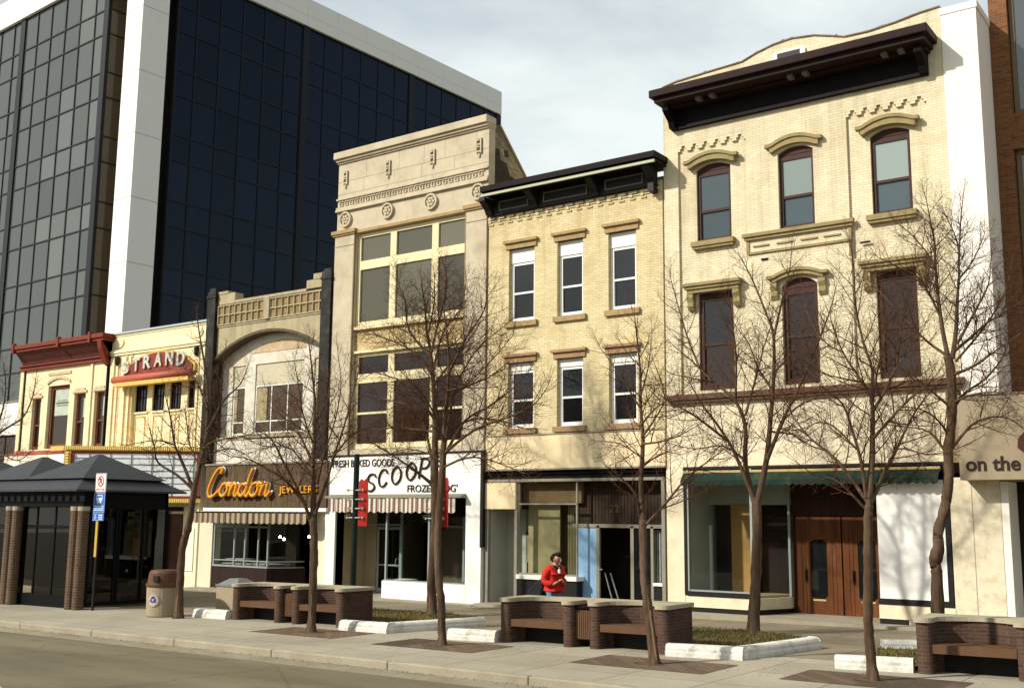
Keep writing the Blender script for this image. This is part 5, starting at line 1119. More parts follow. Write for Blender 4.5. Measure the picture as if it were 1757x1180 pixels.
  [(-5.12,-9.06,4.93,0.016),(-4.95,-8.81,5.28,0.01),(-4.78,-8.56,5.67,0.005)],
 ],
 'H': [
  [(-6.1,-3.8,0.14,0.119),(-6.05,-3.8,1.55,0.116),(-6.08,-3.8,1.79,0.114),(-5.99,-3.8,2.14,0.112),(-5.99,-3.8,2.4,0.11),(-5.87,-3.8,2.76,0.108),(-5.79,-3.8,3.08,0.106),(-5.72,-3.8,3.52,0.104),(-5.72,-3.8,3.96,0.103),(-5.61,-3.8,4.67,0.101),(-5.58,-3.8,5.38,0.1),(-5.62,-3.8,5.84,0.099)],
  [(-5.62,-3.8,5.82,0.053),(-5.7,-3.8,6.4,0.043),(-5.75,-3.8,7.06,0.035),(-5.77,-3.8,7.63,0.028),(-5.77,-3.8,8.24,0.021),(-5.83,-3.8,8.71,0.015),(-5.88,-3.8,9.09,0.008)],
  [(-5.54,-3.8,5.8,0.053),(-5.46,-3.72,6.39,0.041),(-5.42,-3.64,7.05,0.032),(-5.39,-3.56,7.5,0.024),(-5.4,-3.48,8.21,0.016),(-5.63,-3.4,8.86,0.008)],
  [(-5.32,-3.8,7.73,0.026),(-5.21,-3.95,8.47,0.015),(-5.11,-4.1,8.89,0.007)],
  [(-5.61,-3.8,5.84,0.035),(-6.02,-3.65,6.18,0.026),(-6.31,-3.5,6.5,0.02),(-6.91,-3.35,7.23,0.014),(-7.33,-3.2,7.72,0.009)],
  [(-5.72,-3.8,6.64,0.028),(-6.01,-4.03,7.4,0.019),(-6.45,-4.27,7.72,0.013),(-6.72,-4.5,7.89,0.007)],
  [(-5.77,-3.8,7.64,0.026),(-5.99,-3.57,8.07,0.018),(-6.38,-3.33,8.59,0.013),(-6.69,-3.1,8.89,0.007)],
  [(-5.52,-3.8,5.93,0.039),(-5.22,-3.67,6.2,0.029),(-4.9,-3.55,6.5,0.021),(-4.49,-3.42,6.75,0.014),(-4.23,-3.3,6.95,0.008)],
  [(-5.54,-3.8,5.48,0.039),(-5.09,-4,5.6,0.026),(-4.62,-4.2,5.85,0.016),(-4.1,-4.4,6.12,0.008)],
  [(-5.58,-3.8,4.81,0.039),(-5.39,-3.6,5.12,0.029),(-5.04,-3.4,5.4,0.021),(-4.75,-3.2,5.81,0.015),(-4.66,-3,6.12,0.008)],
  [(-5.56,-3.8,4.93,0.03),(-5.08,-4.17,5.03,0.02),(-4.55,-4.53,5,0.013),(-4.08,-4.9,4.9,0.006)],
  [(-5.64,-3.8,4.03,0.032),(-5.26,-3.72,4.48,0.024),(-4.89,-3.65,4.62,0.017),(-4.59,-3.57,4.57,0.012),(-4.39,-3.5,4.38,0.007)],
  [(-5.65,-3.8,4.86,0.032),(-5.88,-4,5.11,0.022),(-6.16,-4.2,5.42,0.014),(-6.39,-4.4,5.62,0.007)],
  [(-5.77,-3.8,3.96,0.032),(-6.11,-3.63,4.38,0.022),(-6.6,-3.47,4.51,0.014),(-7.11,-3.3,4.59,0.007)],
  [(-5.69,-3.8,4.27,0.03),(-5.8,-4.1,4.56,0.02),(-6.06,-4.4,4.77,0.013),(-6.49,-4.7,4.82,0.007)],
  [(-5.44,-3.8,6.08,0.032),(-4.98,-3.97,6.76,0.022),(-4.72,-4.13,7.15,0.014),(-4.62,-4.3,7.54,0.007)],
  [(-5.35,-3.8,7.37,0.023),(-5.14,-3.35,7.85,0.014),(-4.99,-2.9,8.48,0.007)],
  [(-5.76,-3.8,6.94,0.021),(-6,-3.7,7.23,0.013),(-6.22,-3.6,8.01,0.006)],
  [(-5.48,-3.8,5.74,0.028),(-4.99,-3.4,6.45,0.019),(-4.65,-3,7.19,0.013),(-4.58,-2.6,7.87,0.007)],
 ],
 'I': [
  [(-41.81,-3.9,-0.22,0.178),(-42.08,-3.9,0.81,0.166),(-42.29,-3.9,2.58,0.157),(-42.39,-3.9,3.7,0.148)],
  [(-42.38,-3.9,3.66,0.114),(-42.4,-3.9,5.07,0.074),(-42.53,-3.9,6.68,0.044),(-42.9,-3.9,8.11,0.016)],
  [(-42.38,-3.9,4.16,0.068),(-41.54,-3.8,5.28,0.053),(-40.53,-3.7,5.81,0.042),(-39.54,-3.6,6.22,0.031),(-39.18,-3.5,6.99,0.022),(-39.21,-3.4,7.79,0.013)],
  [(-42.36,-3.9,4.84,0.055),(-40.72,-4.05,5.68,0.04),(-39.96,-4.2,6.53,0.03),(-39.62,-4.35,7.38,0.021),(-39.69,-4.5,8.26,0.013)],
  [(-42.33,-3.9,4.38,0.046),(-40.26,-4,4.78,0.031),(-38.83,-4.1,4.52,0.021),(-37.54,-4.2,4.91,0.013)],
  [(-42.47,-3.9,5.76,0.055),(-44.6,-3.75,7.04,0.033),(-46.08,-3.6,8.36,0.015)],
 ],
}
# ================================================================== brick benches with litter box
def make_bench(label):
    B=thing('brick_bench',label,'bench',(0,0,0),'curved brick double benches along the pavement')
    W=3.80; arms=[(0,.24),(1.50,1.73),(2.10,2.32),(3.55,3.80)]
    H=.78
    mb=MB()
    def scoop(xa,xb):  # inner concave back between two arms
        return [(xa+(xb-xa)*i/12, .42+.34*math.sin(PI*i/12)**.8) for i in range(13)]
    def arm(x0,x1,z1):
        c=(x0+x1)/2; h=(x1-x0)/2; f=[(c+h*math.cos(a),.10-h*.8*math.sin(a)) for a in [PI*k/8 for k in range(9)]]
        pts=[(x0,1.05)]+[(p[0],p[1]) for p in reversed(f)]+[(x1,1.05)]
        mb_=MB().prismz(pts,-.06,z1); return mb_
    wl=MB()
    for a,b in arms:
        q=arm(a,b,H); k=len(wl.v); wl.v+=q.v; wl.f+=[tuple(i+k for i in f) for f in q.f]
    for xa,xb in ((.24,1.50),(2.32,3.55)):
        sc=scoop(xa,xb)
        for i in range(12):
            wl.prismz([sc[i],sc[i+1],(sc[i+1][0],1.05),(sc[i][0],1.05)],-.06,H)
    wl.box(1.73,2.10,.55,1.05,-.06,H)
    obj('brick_wall',wl,bench_brick,B)
    cap=MB(); o_=.035
    for a,b in arms:
        c=(a+b)/2; h=(b-a)/2+o_; f=[(c+h*math.cos(t),.09-h*.85*math.sin(t)) for t in [PI*k/8 for k in range(9)]]
        cap.prismz([(a-o_,1.08)]+[p for p in reversed(f)]+[(b+o_,1.08)],H,H+.075)
    for xa,xb in ((.24+o_,1.50-o_),(2.32+o_,3.55-o_)):
        sc=[(p[0],p[1]-.035) for p in scoop(xa,xb)]
        for i in range(12):
            if i==6: pass
            cap.prismz([sc[i],sc[i+1],(sc[i+1][0],1.085),(sc[i][0],1.085)],H,H+.0745)
    cap.box(1.73+o_,2.10-o_,.5,1.085,H,H+.0745)
    obj('stone_cap',cap,cap_stone,B)
    for xa,xb in ((.24,1.50),(2.32,3.55)):
        st=MB(); sc=scoop(xa,xb)
        st.box(xa+.005,xb-.005,.08,.12,.30,.44)
        for r_ in range(3): st.box(xa+.01,xb-.01,.125+r_*.15,.265+r_*.15,.405,.44)
        obj('seat',st,seat_brown,B)
        obj('under_seat_shade',MB().box(xa+.02,xb-.02,.5,.6,-.05,.40),black_paint,B)  # black backing panel paints in the dark shade beneath the open seat
    sl_=MB(); x=1.74
    while x<2.08: sl_.box(x,x+.035,.15,.19,.14,.68); x+=.046
    sl_.box(1.735,2.095,.19,.5,.12,.70)
    lb=obj('litter_box',sl_,seat_brown,B); obj('litter_lid',MB().box(1.735,2.095,.12,.5,.72,.76),dark_brown,lb)
    return B
BX=[(-22.13,-7.74,'brown brick double bench beside the square concrete bin, in front of the jeweller shop'),
    (-13.58,-7.99,'brown brick double bench with slatted litter box, in front of the person in red'),
    (-5.36,-7.82,'brown brick bench cut off by the right edge of the photo')]
b0=make_bench(BX[0][2])
for i,(x,y,l) in enumerate(BX):
    o_=b0 if i==0 else copy_tree(b0)
    o_.location=(x,y,gz(x+1.9)+.0); o_['label']=l; o_.rotation_euler=(0,-SL,.02)
    if i==2: o_.rotation_euler=(0,-SL,.02)

# ================================================================== planters
def curb_run(name,pts,label,grp=True,w_=.32,h=.21):
    mb=MB()
    for (x0,y0),(x1,y1) in zip(pts[:-1],pts[1:]):
        d=Vector((x1-x0,y1-y0,0)); L=d.length; d.normalize(); n=Vector((-d.y,d.x,0))
        ns=max(1,int(L/1.4)); 
        for k in range(ns):
            a=Vector((x0,y0,0))+d*(L*k/ns+.012); b=Vector((x0,y0,0))+d*(L*(k+1)/ns-.012)
            prof=[(-.02,-.1),(-.02,h-.13),(.0,h-.12),(.0,h-.06),(.03,h-.02),(.07,h),(w_-.07,h),(w_-.02,h-.04),(w_,h-.09),(w_,-.1)]
            st=len(mb.v)
            for p in (a,b):
                for o,z in prof: q=p+n*o; mb.v.append((q.x,q.y,gz(q.x)+z))
            m_=len(prof)
            for i in range(m_): j=(i+1)%m_; mb.f.append((st+i,st+m_+i,st+m_+j,st+j))
            mb.f.append(tuple(st+i for i in reversed(range(m_)))); mb.f.append(tuple(st+m_+i for i in range(m_)))
    x,y=pts[0]
    B=thing('planter_kerb',label,'planter kerb',(x,y,gz(x)),'raised white kerbs around the tree beds')
    obj('kerb_stone',mb,curb_white,B,bevel=.015); return B
curb_run('k',[(-23.45,-7.85),(-22.2,-7.8)],'short white kerb between the recycling bin and the left brick bench')
curb_run('k',[(-18.02,-8.08),(-16.58,-8.03),(-16.2,-7.0),(-15.75,-5.4)][:1]+[(-16.58,-8.03)],'white kerb right of the left brick bench, front side')
curb_run('k',[(-16.60,-7.98),(-15.85,-5.45)],'weathered white kerb running back towards the ice cream shop')
curb_run('k',[(-14.78,-8.20),(-13.62,-8.05)],'short white kerb against the left end of the middle brick bench')
curb_run('k',[(-9.75,-8.10),(-8.32,-7.86)],'white kerb against the right end of the middle brick bench')
curb_run('k',[(-8.34,-7.82),(-7.88,-5.30)],'weathered white kerb running back towards the oak doors')
curb_run('k',[(-6.66,-8.0),(-5.42,-7.75)],'short white kerb against the left end of the right brick bench')
curb_run('k',[(-6.75,-5.1),(-5.2,-4.3)],'low kerb segment behind the right brick bench beside grass')
soil=mat('bed_soil',(.10,.075,.04),.95,.4,8,bump=.5)
beds=[[(-23.2,-6.6),(-18.25,-6.65),(-18.2,-7.8),(-16.95,-7.7),(-16.3,-5.6),(-17.0,-4.1),(-18.6,-3.6),(-23.0,-3.6)],[(-14.5,-7.85),(-13.7,-7.8),(-13.6,-6.85),(-9.75,-6.8),(-9.7,-7.8),(-8.7,-7.65),(-8.25,-5.4),(-8.8,-3.9),(-10.2,-3.2),(-14.2,-3.3)],[(-6.45,-7.7),(-5.5,-7.7),(-5.45,-6.65),(-1,-6.6),(-1,-3.6),(-6.6,-3.6),(-6.9,-4.6)]]
for bd_ in beds: sheet('planting_bed',bd_,soil,.06)
grassm=mat('dry_grass',(.16,.125,.035),.95,.4,2.5); grassm2=mat('green_grass',(.075,.085,.022),.95,.3,3)
def inpoly(x,y,p):
    c=False; j=len(p)-1
    for i in range(len(p)):
        if (p[i][1]>y)!=(p[j][1]>y) and x<(p[j][0]-p[i][0])*(y-p[i][1])/(p[j][1]-p[i][1])+p[i][0]: c=not c
        j=i
    return c
random.seed(21)
ga=MB(); gb=MB()
for bd_ in beds:
    xs_=[p[0] for p in bd_]; ys_=[p[1] for p in bd_]
    for k in range(11000):
        x=random.uniform(min(xs_),max(xs_)); y=random.uniform(min(ys_),max(ys_))
        if not inpoly(x,y,bd_): continue
        h=random.uniform(.02,.075); a=random.uniform(0,PI); dx,dy=.008*math.cos(a),.008*math.sin(a); lx,ly=random.uniform(-.03,.03),random.uniform(-.03,.03); z=gz(x)+.055
        mb=gb if (math.sin(x*2.1)+math.sin(y*2.7+x)+random.uniform(-1,1))>0.2 else ga
        b=len(mb.v); mb.v+=[(x-dx*1.6,y-dy*1.6,z),(x+dx*1.6,y+dy*1.6,z),(x+lx,y+ly,z+h)]; mb.f.append((b,b+1,b+2))
struct('grass',ga,grassm,'stuff'); struct('grass',gb,grassm2,'stuff')
lv=MB(); random.seed(31)
for k in range(1500):
    cx,cy_=random.choice(((-20,-5.5),(-12,-5.5),(-17,-7.6),(-9,-7.6),(-18,-8.9),(-14,-9.2),(-9.4,-9.3),(-5.7,-9.1),(-12,-1.0),(-22,-1.0),(-9,-3)))
    x=cx+random.gauss(0,1.3); y=cy_+random.gauss(0,.55); 
    if y>-.6: continue
    a=random.uniform(0,PI); r_=random.uniform(.008,.022); z=gz(x)+random.uniform(.006,.014)
    b=len(lv.v); lv.v+=[(x+r_*math.cos(a),y+r_*math.sin(a),z),(x-r_*.6*math.sin(a),y+r_*.6*math.cos(a),z+.006),(x-r_*math.cos(a),y-r_*math.sin(a),z),(x+r_*.6*math.sin(a),y-r_*.6*math.cos(a),z+.002)]; lv.f.append((b,b+1,b+2,b+3))
for k in range(900):
    x=random.uniform(-34,-4); y=yc(x)-random.expovariate(9); a=random.uniform(0,PI); r_=random.uniform(.008,.02); z=gz(x)-.135
    b=len(lv.v); lv.v+=[(x+r_*math.cos(a),y+r_*math.sin(a),z),(x-r_*.6*math.sin(a),y+r_*.6*math.cos(a),z+.008),(x-r_*math.cos(a),y-r_*math.sin(a),z),(x+r_*.6*math.sin(a),y-r_*.6*math.cos(a),z+.002)]; lv.f.append((b,b+1,b+2,b+3))
struct('leaf_litter',lv,mat('dead_leaf',(.12,.075,.035),.9,.5,30),'stuff')
# tree grates
for cx,cy_ in ((-18.1,-8.9),(-14.15,-9.2),(-9.4,-9.3),(-5.66,-9.1)):
    sheet('brick_tree_surround',[(cx-1.25,cy_-.62),(cx+1.3,cy_-.64),(cx+1.3,cy_+.75),(cx-1.25,cy_+.75)],paver_brick,.002)
    mb=MB(); n=24
    mb.v=[(cx+(.3+.05*math.sin(k*2.3))*math.cos(2*PI*k/n),cy_+.05+(.22+.03*math.sin(k*3.1))*math.sin(2*PI*k/n),gz(cx)+.007) for k in range(n)]; mb.f=[tuple(range(n))]; struct('tree_pit',mb,soil)
# ================================================================== recycling bin, square bin
x,y=-24.3,-8.15; B=thing('recycling_bin','round pebble concrete recycling bin with brown lid beside the first tree','bin',(x,y,gz(x)))
obj('bin_body',MB().lathe((x,y,gz(x)),[(.38,0),(.40,.03),(.42,.72),(.40,.76)],28),conc,B,smooth=False)
ld=MB().lathe((x,y,gz(x)),[(.44,.76),(.45,.82),(.41,.85),(.38,1.10),(.33,1.17),(.0,1.18)],28); lo=obj('bin_lid',ld,bin_brown,B)
obj('lid_opening',MB().box(x+.1,x+.3,y-.41,y-.36,.90+gz(x),1.04+gz(x)),black_paint,lo)
def on_cyl(th0,ex,zz,r): # angle around
    return (x+r*math.sin(th0+ex/r),y-r*math.cos(th0+ex/r),gz(x)+zz)
rc=MB(); th=.30; zc=.44; r=.425
def cyl_poly(mb,pts,r): k=len(mb.v); mb.v+=[on_cyl(th,p[0],zc+p[1],r) for p in pts]; mb.f.append(tuple(range(k,k+len(pts))))
ringm=MB()
for k in range(28):
    a0,a1=2*PI*k/28,2*PI*(k+1)/28
    cyl_poly(ringm,[(.17*math.cos(a0),.17*math.sin(a0)),(.17*math.cos(a1),.17*math.sin(a1)),(.0,.0)],r)
obj('recycling_decal',ringm,mat('decal_pale',(.46,.40,.32),.8),B)
ring2=MB()
for k in range(28):
    if k%9==4: continue
    a0,a1=2*PI*k/28,2*PI*(k+1)/28
    cyl_poly(ring2,[(.155*math.cos(a0),.155*math.sin(a0)),(.155*math.cos(a1),.155*math.sin(a1)),(.145*math.cos(a1),.145*math.sin(a1)),(.145*math.cos(a0),.145*math.sin(a0))],r+.003)
obj('decal_ring',ring2,mat('decal_red',(.35,.12,.06),.8),B)
for k in range(3):
    a=PI/2+2*PI*k/3
    def rot(p): return (p[0]*math.cos(a)-p[1]*math.sin(a),p[0]*math.sin(a)+p[1]*math.cos(a))
    cyl_poly(rc,[rot(p) for p in [(.035,-.045),(.085,-.045),(.085,.02),(.06,.055),(.035,.02)]],r+.005)
    cyl_poly(rc,[rot(p) for p in [(.095,.0),(.045,.07),(.005,.035),(.045,.01)]],r+.0055)
obj('recycling_arrows',rc,mat('decal_blue',(.03,.05,.28),.7),B)
x,y=-23.35,-6.5; B=thing('litter_bin','square pebble concrete litter bin with grey pyramid lid behind the left brick bench','bin',(x,y,gz(x)))
obj('bin_body',MB().box(x-.42,x+.42,y-.38,y+.38,gz(x),gz(x)+.72),conc,B,bevel=.02)
mb=MB(); z=gz(x)+.72
mb.box(x-.44,x+.44,y-.40,y+.40,z,z+.05); k=len(mb.v); mb.v+=[(x-.40,y-.36,z+.05),(x+.40,y-.36,z+.05),(x+.40,y+.36,z+.05),(x-.40,y+.36,z+.05),(x-.17,y-.14,z+.20),(x+.17,y-.14,z+.20),(x+.17,y+.14,z+.20),(x-.17,y+.14,z+.20)]
mb.f+=[(k,k+1,k+5,k+4),(k+1,k+2,k+6,k+5),(k+2,k+3,k+7,k+6),(k+3,k,k+4,k+7),(k+4,k+5,k+6,k+7)]
obj('bin_lid',mb,mat('grey_lid',(.16,.17,.16),.5,.1),B)
# ================================================================== lamp posts with red banners
def lamp(x,y,label):
    B=thing('street_lamp',label,'lamp post',(x,y,gz(x)),'black posts with red banners and clear globes')
    obj('post',MB().tube([(x,y,gz(x)),(x,y,4.30)],[.085,.08],12).lathe((x,y,gz(x)),[(.16,0),(.16,.1),(.11,.16),(.09,.3)],16),mat('lamp_black_green',(.010,.016,.012),.4,.1),B)
    z0=2.34; bn=MB().box(x+.12,x+.46,y-.01,y+.0,z0,z0+1.20).prism([(x+.12,z0+1.20),(x+.46,z0+1.20),(x+.40,z0+1.30),(x+.30,z0+1.23),(x+.2,z0+1.28)],y-.01,y+.0)
    bo_=obj('banner',bn,red_banner,B); obj('banner_end',MB().box(x+.12,x+.46,y-.012,y+.002,z0-.08,z0-.0),black_paint,bo_)
    for k in range(4):
        for sx in (-.24,.33):
            z=z0+.22+k*.25
            g=MB(); n=10; prof=[(.095*math.sin(PI*i/n)+.0005,.095-.095*math.cos(PI*i/n)) for i in range(n+1)]
            g.lathe((x+sx,y-.06,z-.095),prof,14); go=obj('lamp_globe',g,globe,B,smooth=True)
            obj('lamp_arm',MB().tube([(x,y-.05,z),(x+sx*.75,y-.06,z)],.018,6).lathe((x+sx,y-.06,z-.03),[(.03,0),(.035,.03),(.02,.06)],8),mat('lamp_fitting',(.45,.45,.42),.4),go)
    return B
lamp(-21.36,-4.2,'black lamp post with red banner and clear globes before the ice cream shop sign')
lamp(-18.68,-4.0,'black lamp post with red banner mostly hidden behind the large twin tree trunks')
# ================================================================== sign
x,y=-27.45,-8.12; B=thing('street_sign','white no parking plate above blue bus plates on a yellow and black post','sign',(x,y,gz(x)))
RZ=.0
obj('post',MB().box(x-.03,x+.03,y-.0,y+.05,gz(x),2.5),black_paint,B); obj('reflective_strip',MB().box(x-.05,x+.05,y-.02,y-.001,1.42,2.46),mat('strip_ochre',(.50,.34,.06),.6),B)
x0,x1=x-.17,x+.37
x0,x1=-27.62,-27.12
pw=MB().box(x0,x1,y-.035,y-.02,3.20,3.72); p1=obj('no_parking_plate',pw,mat('sign_white',(.80,.78,.72),.5,.02),B)
rg=MB(); cx,cz=(x0+x1)/2,3.50; yy=y-.04
def ringp(mb,cx,cz,r0,r1,y0,y1,n=28):
    for k in range(n):
        a0,a1=2*PI*k/n,2*PI*(k+1)/n
        mb.prism([(cx+r1*math.cos(a0),cz+r1*math.sin(a0)),(cx+r1*math.cos(a1),cz+r1*math.sin(a1)),(cx+r0*math.cos(a1),cz+r0*math.sin(a1)),(cx+r0*math.cos(a0),cz+r0*math.sin(a0))],y0,y1)
ringp(rg,cx,cz,.115,.15,yy,yy+.004); rg.prism([(cx-.11,cz+.085),(cx-.085,cz+.11),(cx+.11,cz-.085),(cx+.085,cz-.11)],yy-.003,yy+.001)
rg.box(x0+.10,x1-.10,yy,yy+.004,3.26,3.285).prism([(x0+.05,3.2725),(x0+.11,3.305),(x0+.11,3.24)],yy,yy+.004).prism([(x1-.05,3.2725),(x1-.11,3.305),(x1-.11,3.24)],yy,yy+.004)
for a,b,c_,d_ in ((x0+.01,x1-.01,3.70,3.71),(x0+.01,x1-.01,3.21,3.22),(x0+.01,x0+.02,3.22,3.70),(x1-.02,x1-.01,3.22,3.70)): rg.box(a,b,yy,yy+.003,c_,d_)
obj('prohibition_symbol',rg,mat('sign_red2',(.42,.05,.03),.6),p1)
text('sign_letter','P',cx-.055,cz-.085,yy+.002,.17,letter_black,p1,w=.11,depth=.004,bold=.02)
blue=mat('sign_blue',(.035,.14,.50),.5,.06); wt=mat('sign_white2',(.62,.72,.82),.6)
x0,x1=x0-.02,x1-.0
p2=obj('bus_plate',MB().box(x0,x1,y-.035,y-.02,2.64,3.19),blue,B)
bs=MB(); cx=(x0+x1)/2
for a,b,c_,d_ in ((x0+.008,x1-.008,3.175,3.183),(x0+.008,x1-.008,2.647,2.655),(x0+.008,x0+.016,2.655,3.175),(x1-.016,x1-.008,2.655,3.175)): bs.box(a,b,yy,yy+.003,c_,d_)
bs.prism([(cx-.13,2.97),(cx+.13,2.97),(cx+.15,3.03),(cx+.13,3.12),(cx-.13,3.12),(cx-.15,3.03)],yy,yy+.003).box(cx-.10,cx+.10,yy,yy+.003,2.90,2.97).box(cx-.07,cx-.04,yy,yy+.003,2.87,2.90).box(cx+.04,cx+.07,yy,yy+.003,2.87,2.90)
obj('bus_symbol',bs,wt,p2); obj('bus_windscreen',MB().box(cx-.11,cx+.11,yy-.003,yy,3.045,3.10),blue,p2)
random.seed(2)
tx=MB()
for r_ in range(3):
    xx=x0+.05
    while xx<x1-.07: w2=random.uniform(.02,.045); tx.box(xx,xx+w2,yy,yy+.003,2.69+r_*.052,2.725+r_*.052); xx+=w2+.014
obj('small_print',tx,wt,p2)
p3=obj('stop_plate',MB().box(x0-.01,x1-.01,y-.035,y-.02,2.41,2.62),blue,B)
tx=MB(); ringp(tx,x0+.12,2.50,.03,.045,yy,yy+.003,14); tx.box(x0+.11,x0+.14,yy,yy+.003,2.52,2.58)
for r_ in range(3): tx.box(x0+.27,x1-.06,yy,yy+.003,2.45+r_*.05,2.475+r_*.05)
for a,b,c_,d_ in ((x0+.0,x1-.02,2.60,2.608),(x0+.0,x1-.02,2.422,2.43)): tx.box(a,b,yy,yy+.003,c_,d_)
obj('stop_symbol',tx,wt,p3)
# ================================================================== bus shelter
sx0=-27.62; y0,y1=-8.72,-5.05; ym=-6.88
B=thing('bus_shelter','dark glass bus shelter with three grey pyramid roofs on paired round brick posts','bus shelter',(-32,ym,-.05))
xl_=-39.2
zb=3.27
ft=MB()
def rect(a,b,c_,d_,z): return [(a,c_,z),(b,c_,z),(b,d_,z),(a,d_,z)]
def frustum(mb,r0,r1):
    k=len(mb.v); mb.v+=r0+r1
    for i in range(4): j=(i+1)%4; mb.f.append((k+i,k+j,k+4+j,k+4+i))
    mb.f.append((k+4,k+5,k+6,k+7)); mb.f.append((k+3,k+2,k+1,k))
frustum(ft,rect(xl_,sx0,y0,y1,zb),rect(xl_+.55,sx0-.5,y0+.5,y1-.5,3.56)); ft.box(xl_-.01,sx0+.01,y0-.01,y1+.01,zb-.05,zb)
ro=obj('skirt_roof',ft,shelter_metal,B)
obj('roof_seam',MB().box(xl_+.56,sx0-.52,y0+.52,y1-.52,3.56,3.62),shelter_black,ro)
for cx in (-29.43,-32.42,-35.45,-38.4):
    py=MB(); h=1.50; k=len(py.v); z=3.60
    hx0=-1.55 if cx<-29.5 else -1.55
    frustum(py,rect(cx-1.62,cx+1.42 if cx>-30 else cx+1.55,ym-1.42,ym+1.42,z),rect(cx-.06,cx+.06,ym-.06,ym+.06,4.36)); obj('pyramid_roof',py,shelter_metal,B)
bx=MB().box(xl_+.3,sx0-.28,y0+.42,y0+.52,2.80,3.22).box(sx0-.38,sx0-.28,y0+.52,y1-.42,2.80,3.22).box(xl_+.3,sx0-.28,y1-.52,y1-.42,2.8,3.22); obj('fascia_beam',bx,shelter_black,B)
gq=MB()
for k in range(30): xx=-38.5+k*.36; gq.box(xx,xx+.2,y0+.40,y0+.42,2.95,3.10)
obj('beam_ornament',gq,mat('ornament_blue_black',(.02,.024,.04),.4),B)
# posts
for px_ in (-28.34,-31.72,-35.1,-38.5):
    for dx in (0,.36):
        q=MB().tube([(px_+dx,-8.22,gz(px_)-.05),(px_+dx,-8.22,2.68)],.155,16); po=obj('brick_post',q,brick('post_brick',(.12,.075,.05),(.08,.05,.035),(.17,.125,.085),bw=.2,bh=.075),B)
        obj('post_cap',MB().tube([(px_+dx,-8.22,2.68),(px_+dx,-8.22,2.80)],.165,16),cap_stone,po)
fm=MB(); yf=-8.05
for xx in (-28.7,-29.65,-30.6,-31.2,-32.1,-33.0,-34.0,-34.6,-36): fm.box(xx-.03,xx+.03,yf,yf+.06,.1,2.8)
fm.box(xl_+.4,-28.6,yf-.02,yf+.08,gz(-32)-.1,.28).box(xl_+.4,-28.6,yf+.005,yf+.055,2.2,2.26)
fm.box(-27.93,-27.87,-8.1,-5.4,.05,.16).box(-27.93,-27.87,-8.1,-5.4,2.74,2.8)
for yy_ in (-8.05,-7.2,-7.1,-6.3,-5.5): fm.box(-27.94,-27.86,yy_-.035,yy_+.035,.1,2.8)
obj('frame',fm,shelter_black,B)
for a,b in ((-29.65,-28.7),(-30.6,-29.65),(-32.1,-31.2),(-33.0,-32.1),(-34,-33)): obj('pane',MB().box(a+.03,b-.03,yf+.02,yf+.03,.28,2.78),bronze_glass,B)
for a,b in ((-8.02,-7.24),(-7.06,-6.34),(-6.26,-5.54)): obj('pane',MB().box(-27.905,-27.895,a,b,.16,2.74),bronze_glass,B)
for a,b in ((-29.6,-28.0),(-33,-29.7),(-37,-33.1)): obj('pane',MB().box(a,b,-5.42,-5.41,.2,2.74),bronze_glass,B)
obj('brick_pier',MB().box(-28.6,-27.8,-5.38,-5.0,-.05,2.62),mat('pier_brick_dark',(.07,.035,.025),.9,.2),B); obj('pier_cap',MB().box(-28.64,-27.76,-5.42,-4.96,2.62,2.70),cap_stone,B)
obj('inner_bench',MB().box(-31,-28.8,-6.2,-5.7,.38,.46).box(-30.9,-30.8,-6.1,-5.8,-.05,.38).box(-29.1,-29.0,-6.1,-5.8,-.05,.38),seat_brown,B)
obj('ceiling',MB().box(xl_+.5,sx0-.45,y0+.55,y1-.55,3.16,3.2),shelter_black,B)
obj('orange_glow_panel',MB().box(-29.5,-29.1,-5.5,-5.46,1.2,1.9),emit('orange_glow',(.5,.2,.03),.35),B)  # glowing panel stands in for the orange light inside the shelter
# ================================================================== person in the red jacket
def skin(name,verts,edges,radii,m,parent,sub=2,root=0):
    me=bpy.data.meshes.new(name); me.from_pydata(verts,edges,[]); o=bpy.data.objects.new(name,me); col.objects.link(o)
    o.modifiers.new('skin','SKIN'); sv=me.skin_vertices[0].data
    for i,r in enumerate(radii):
        sv[i].radius=(r,r) if not isinstance(r,tuple) else r
    sv[root].use_root=True
    s=o.modifiers.new('sub','SUBSURF'); s.levels=sub; s.render_levels=sub
    bpy.context.view_layer.update()
    dg=bpy.context.evaluated_depsgraph_get(); m2=bpy.data.meshes.new_from_object(o.evaluated_get(dg)); bpy.data.objects.remove(o); bpy.data.meshes.remove(me)
    o=bpy.data.objects.new(name,m2); col.objects.link(o); m2.materials.clear(); m2.materials.append(m)
    for p in m2.polygons: p.use_smooth=True
    if parent is not None: o.parent=parent
    return o
skin_m=mat('skin',(.45,.24,.15),.6,.05,10); jeans=mat('blue_denim',(.12,.20,.34),.9,.2,14); red_j=mat('red_jacket',(.50,.022,.012),.75,.12,6,bump=.3,bscale=20)
hairm=mat('dark_brown_hair',(.022,.010,.007),.7,.4,40,bump=.8,bscale=60); shoe=mat('white_shoe',(.5,.48,.45),.7)
PX,PY=-13.95,-5.45; pz=gz(PX)
PR=thing('person','person in red jacket and jeans looking down at hands, black shoulder bag','person',(PX,PY,pz),rz=R(-14))
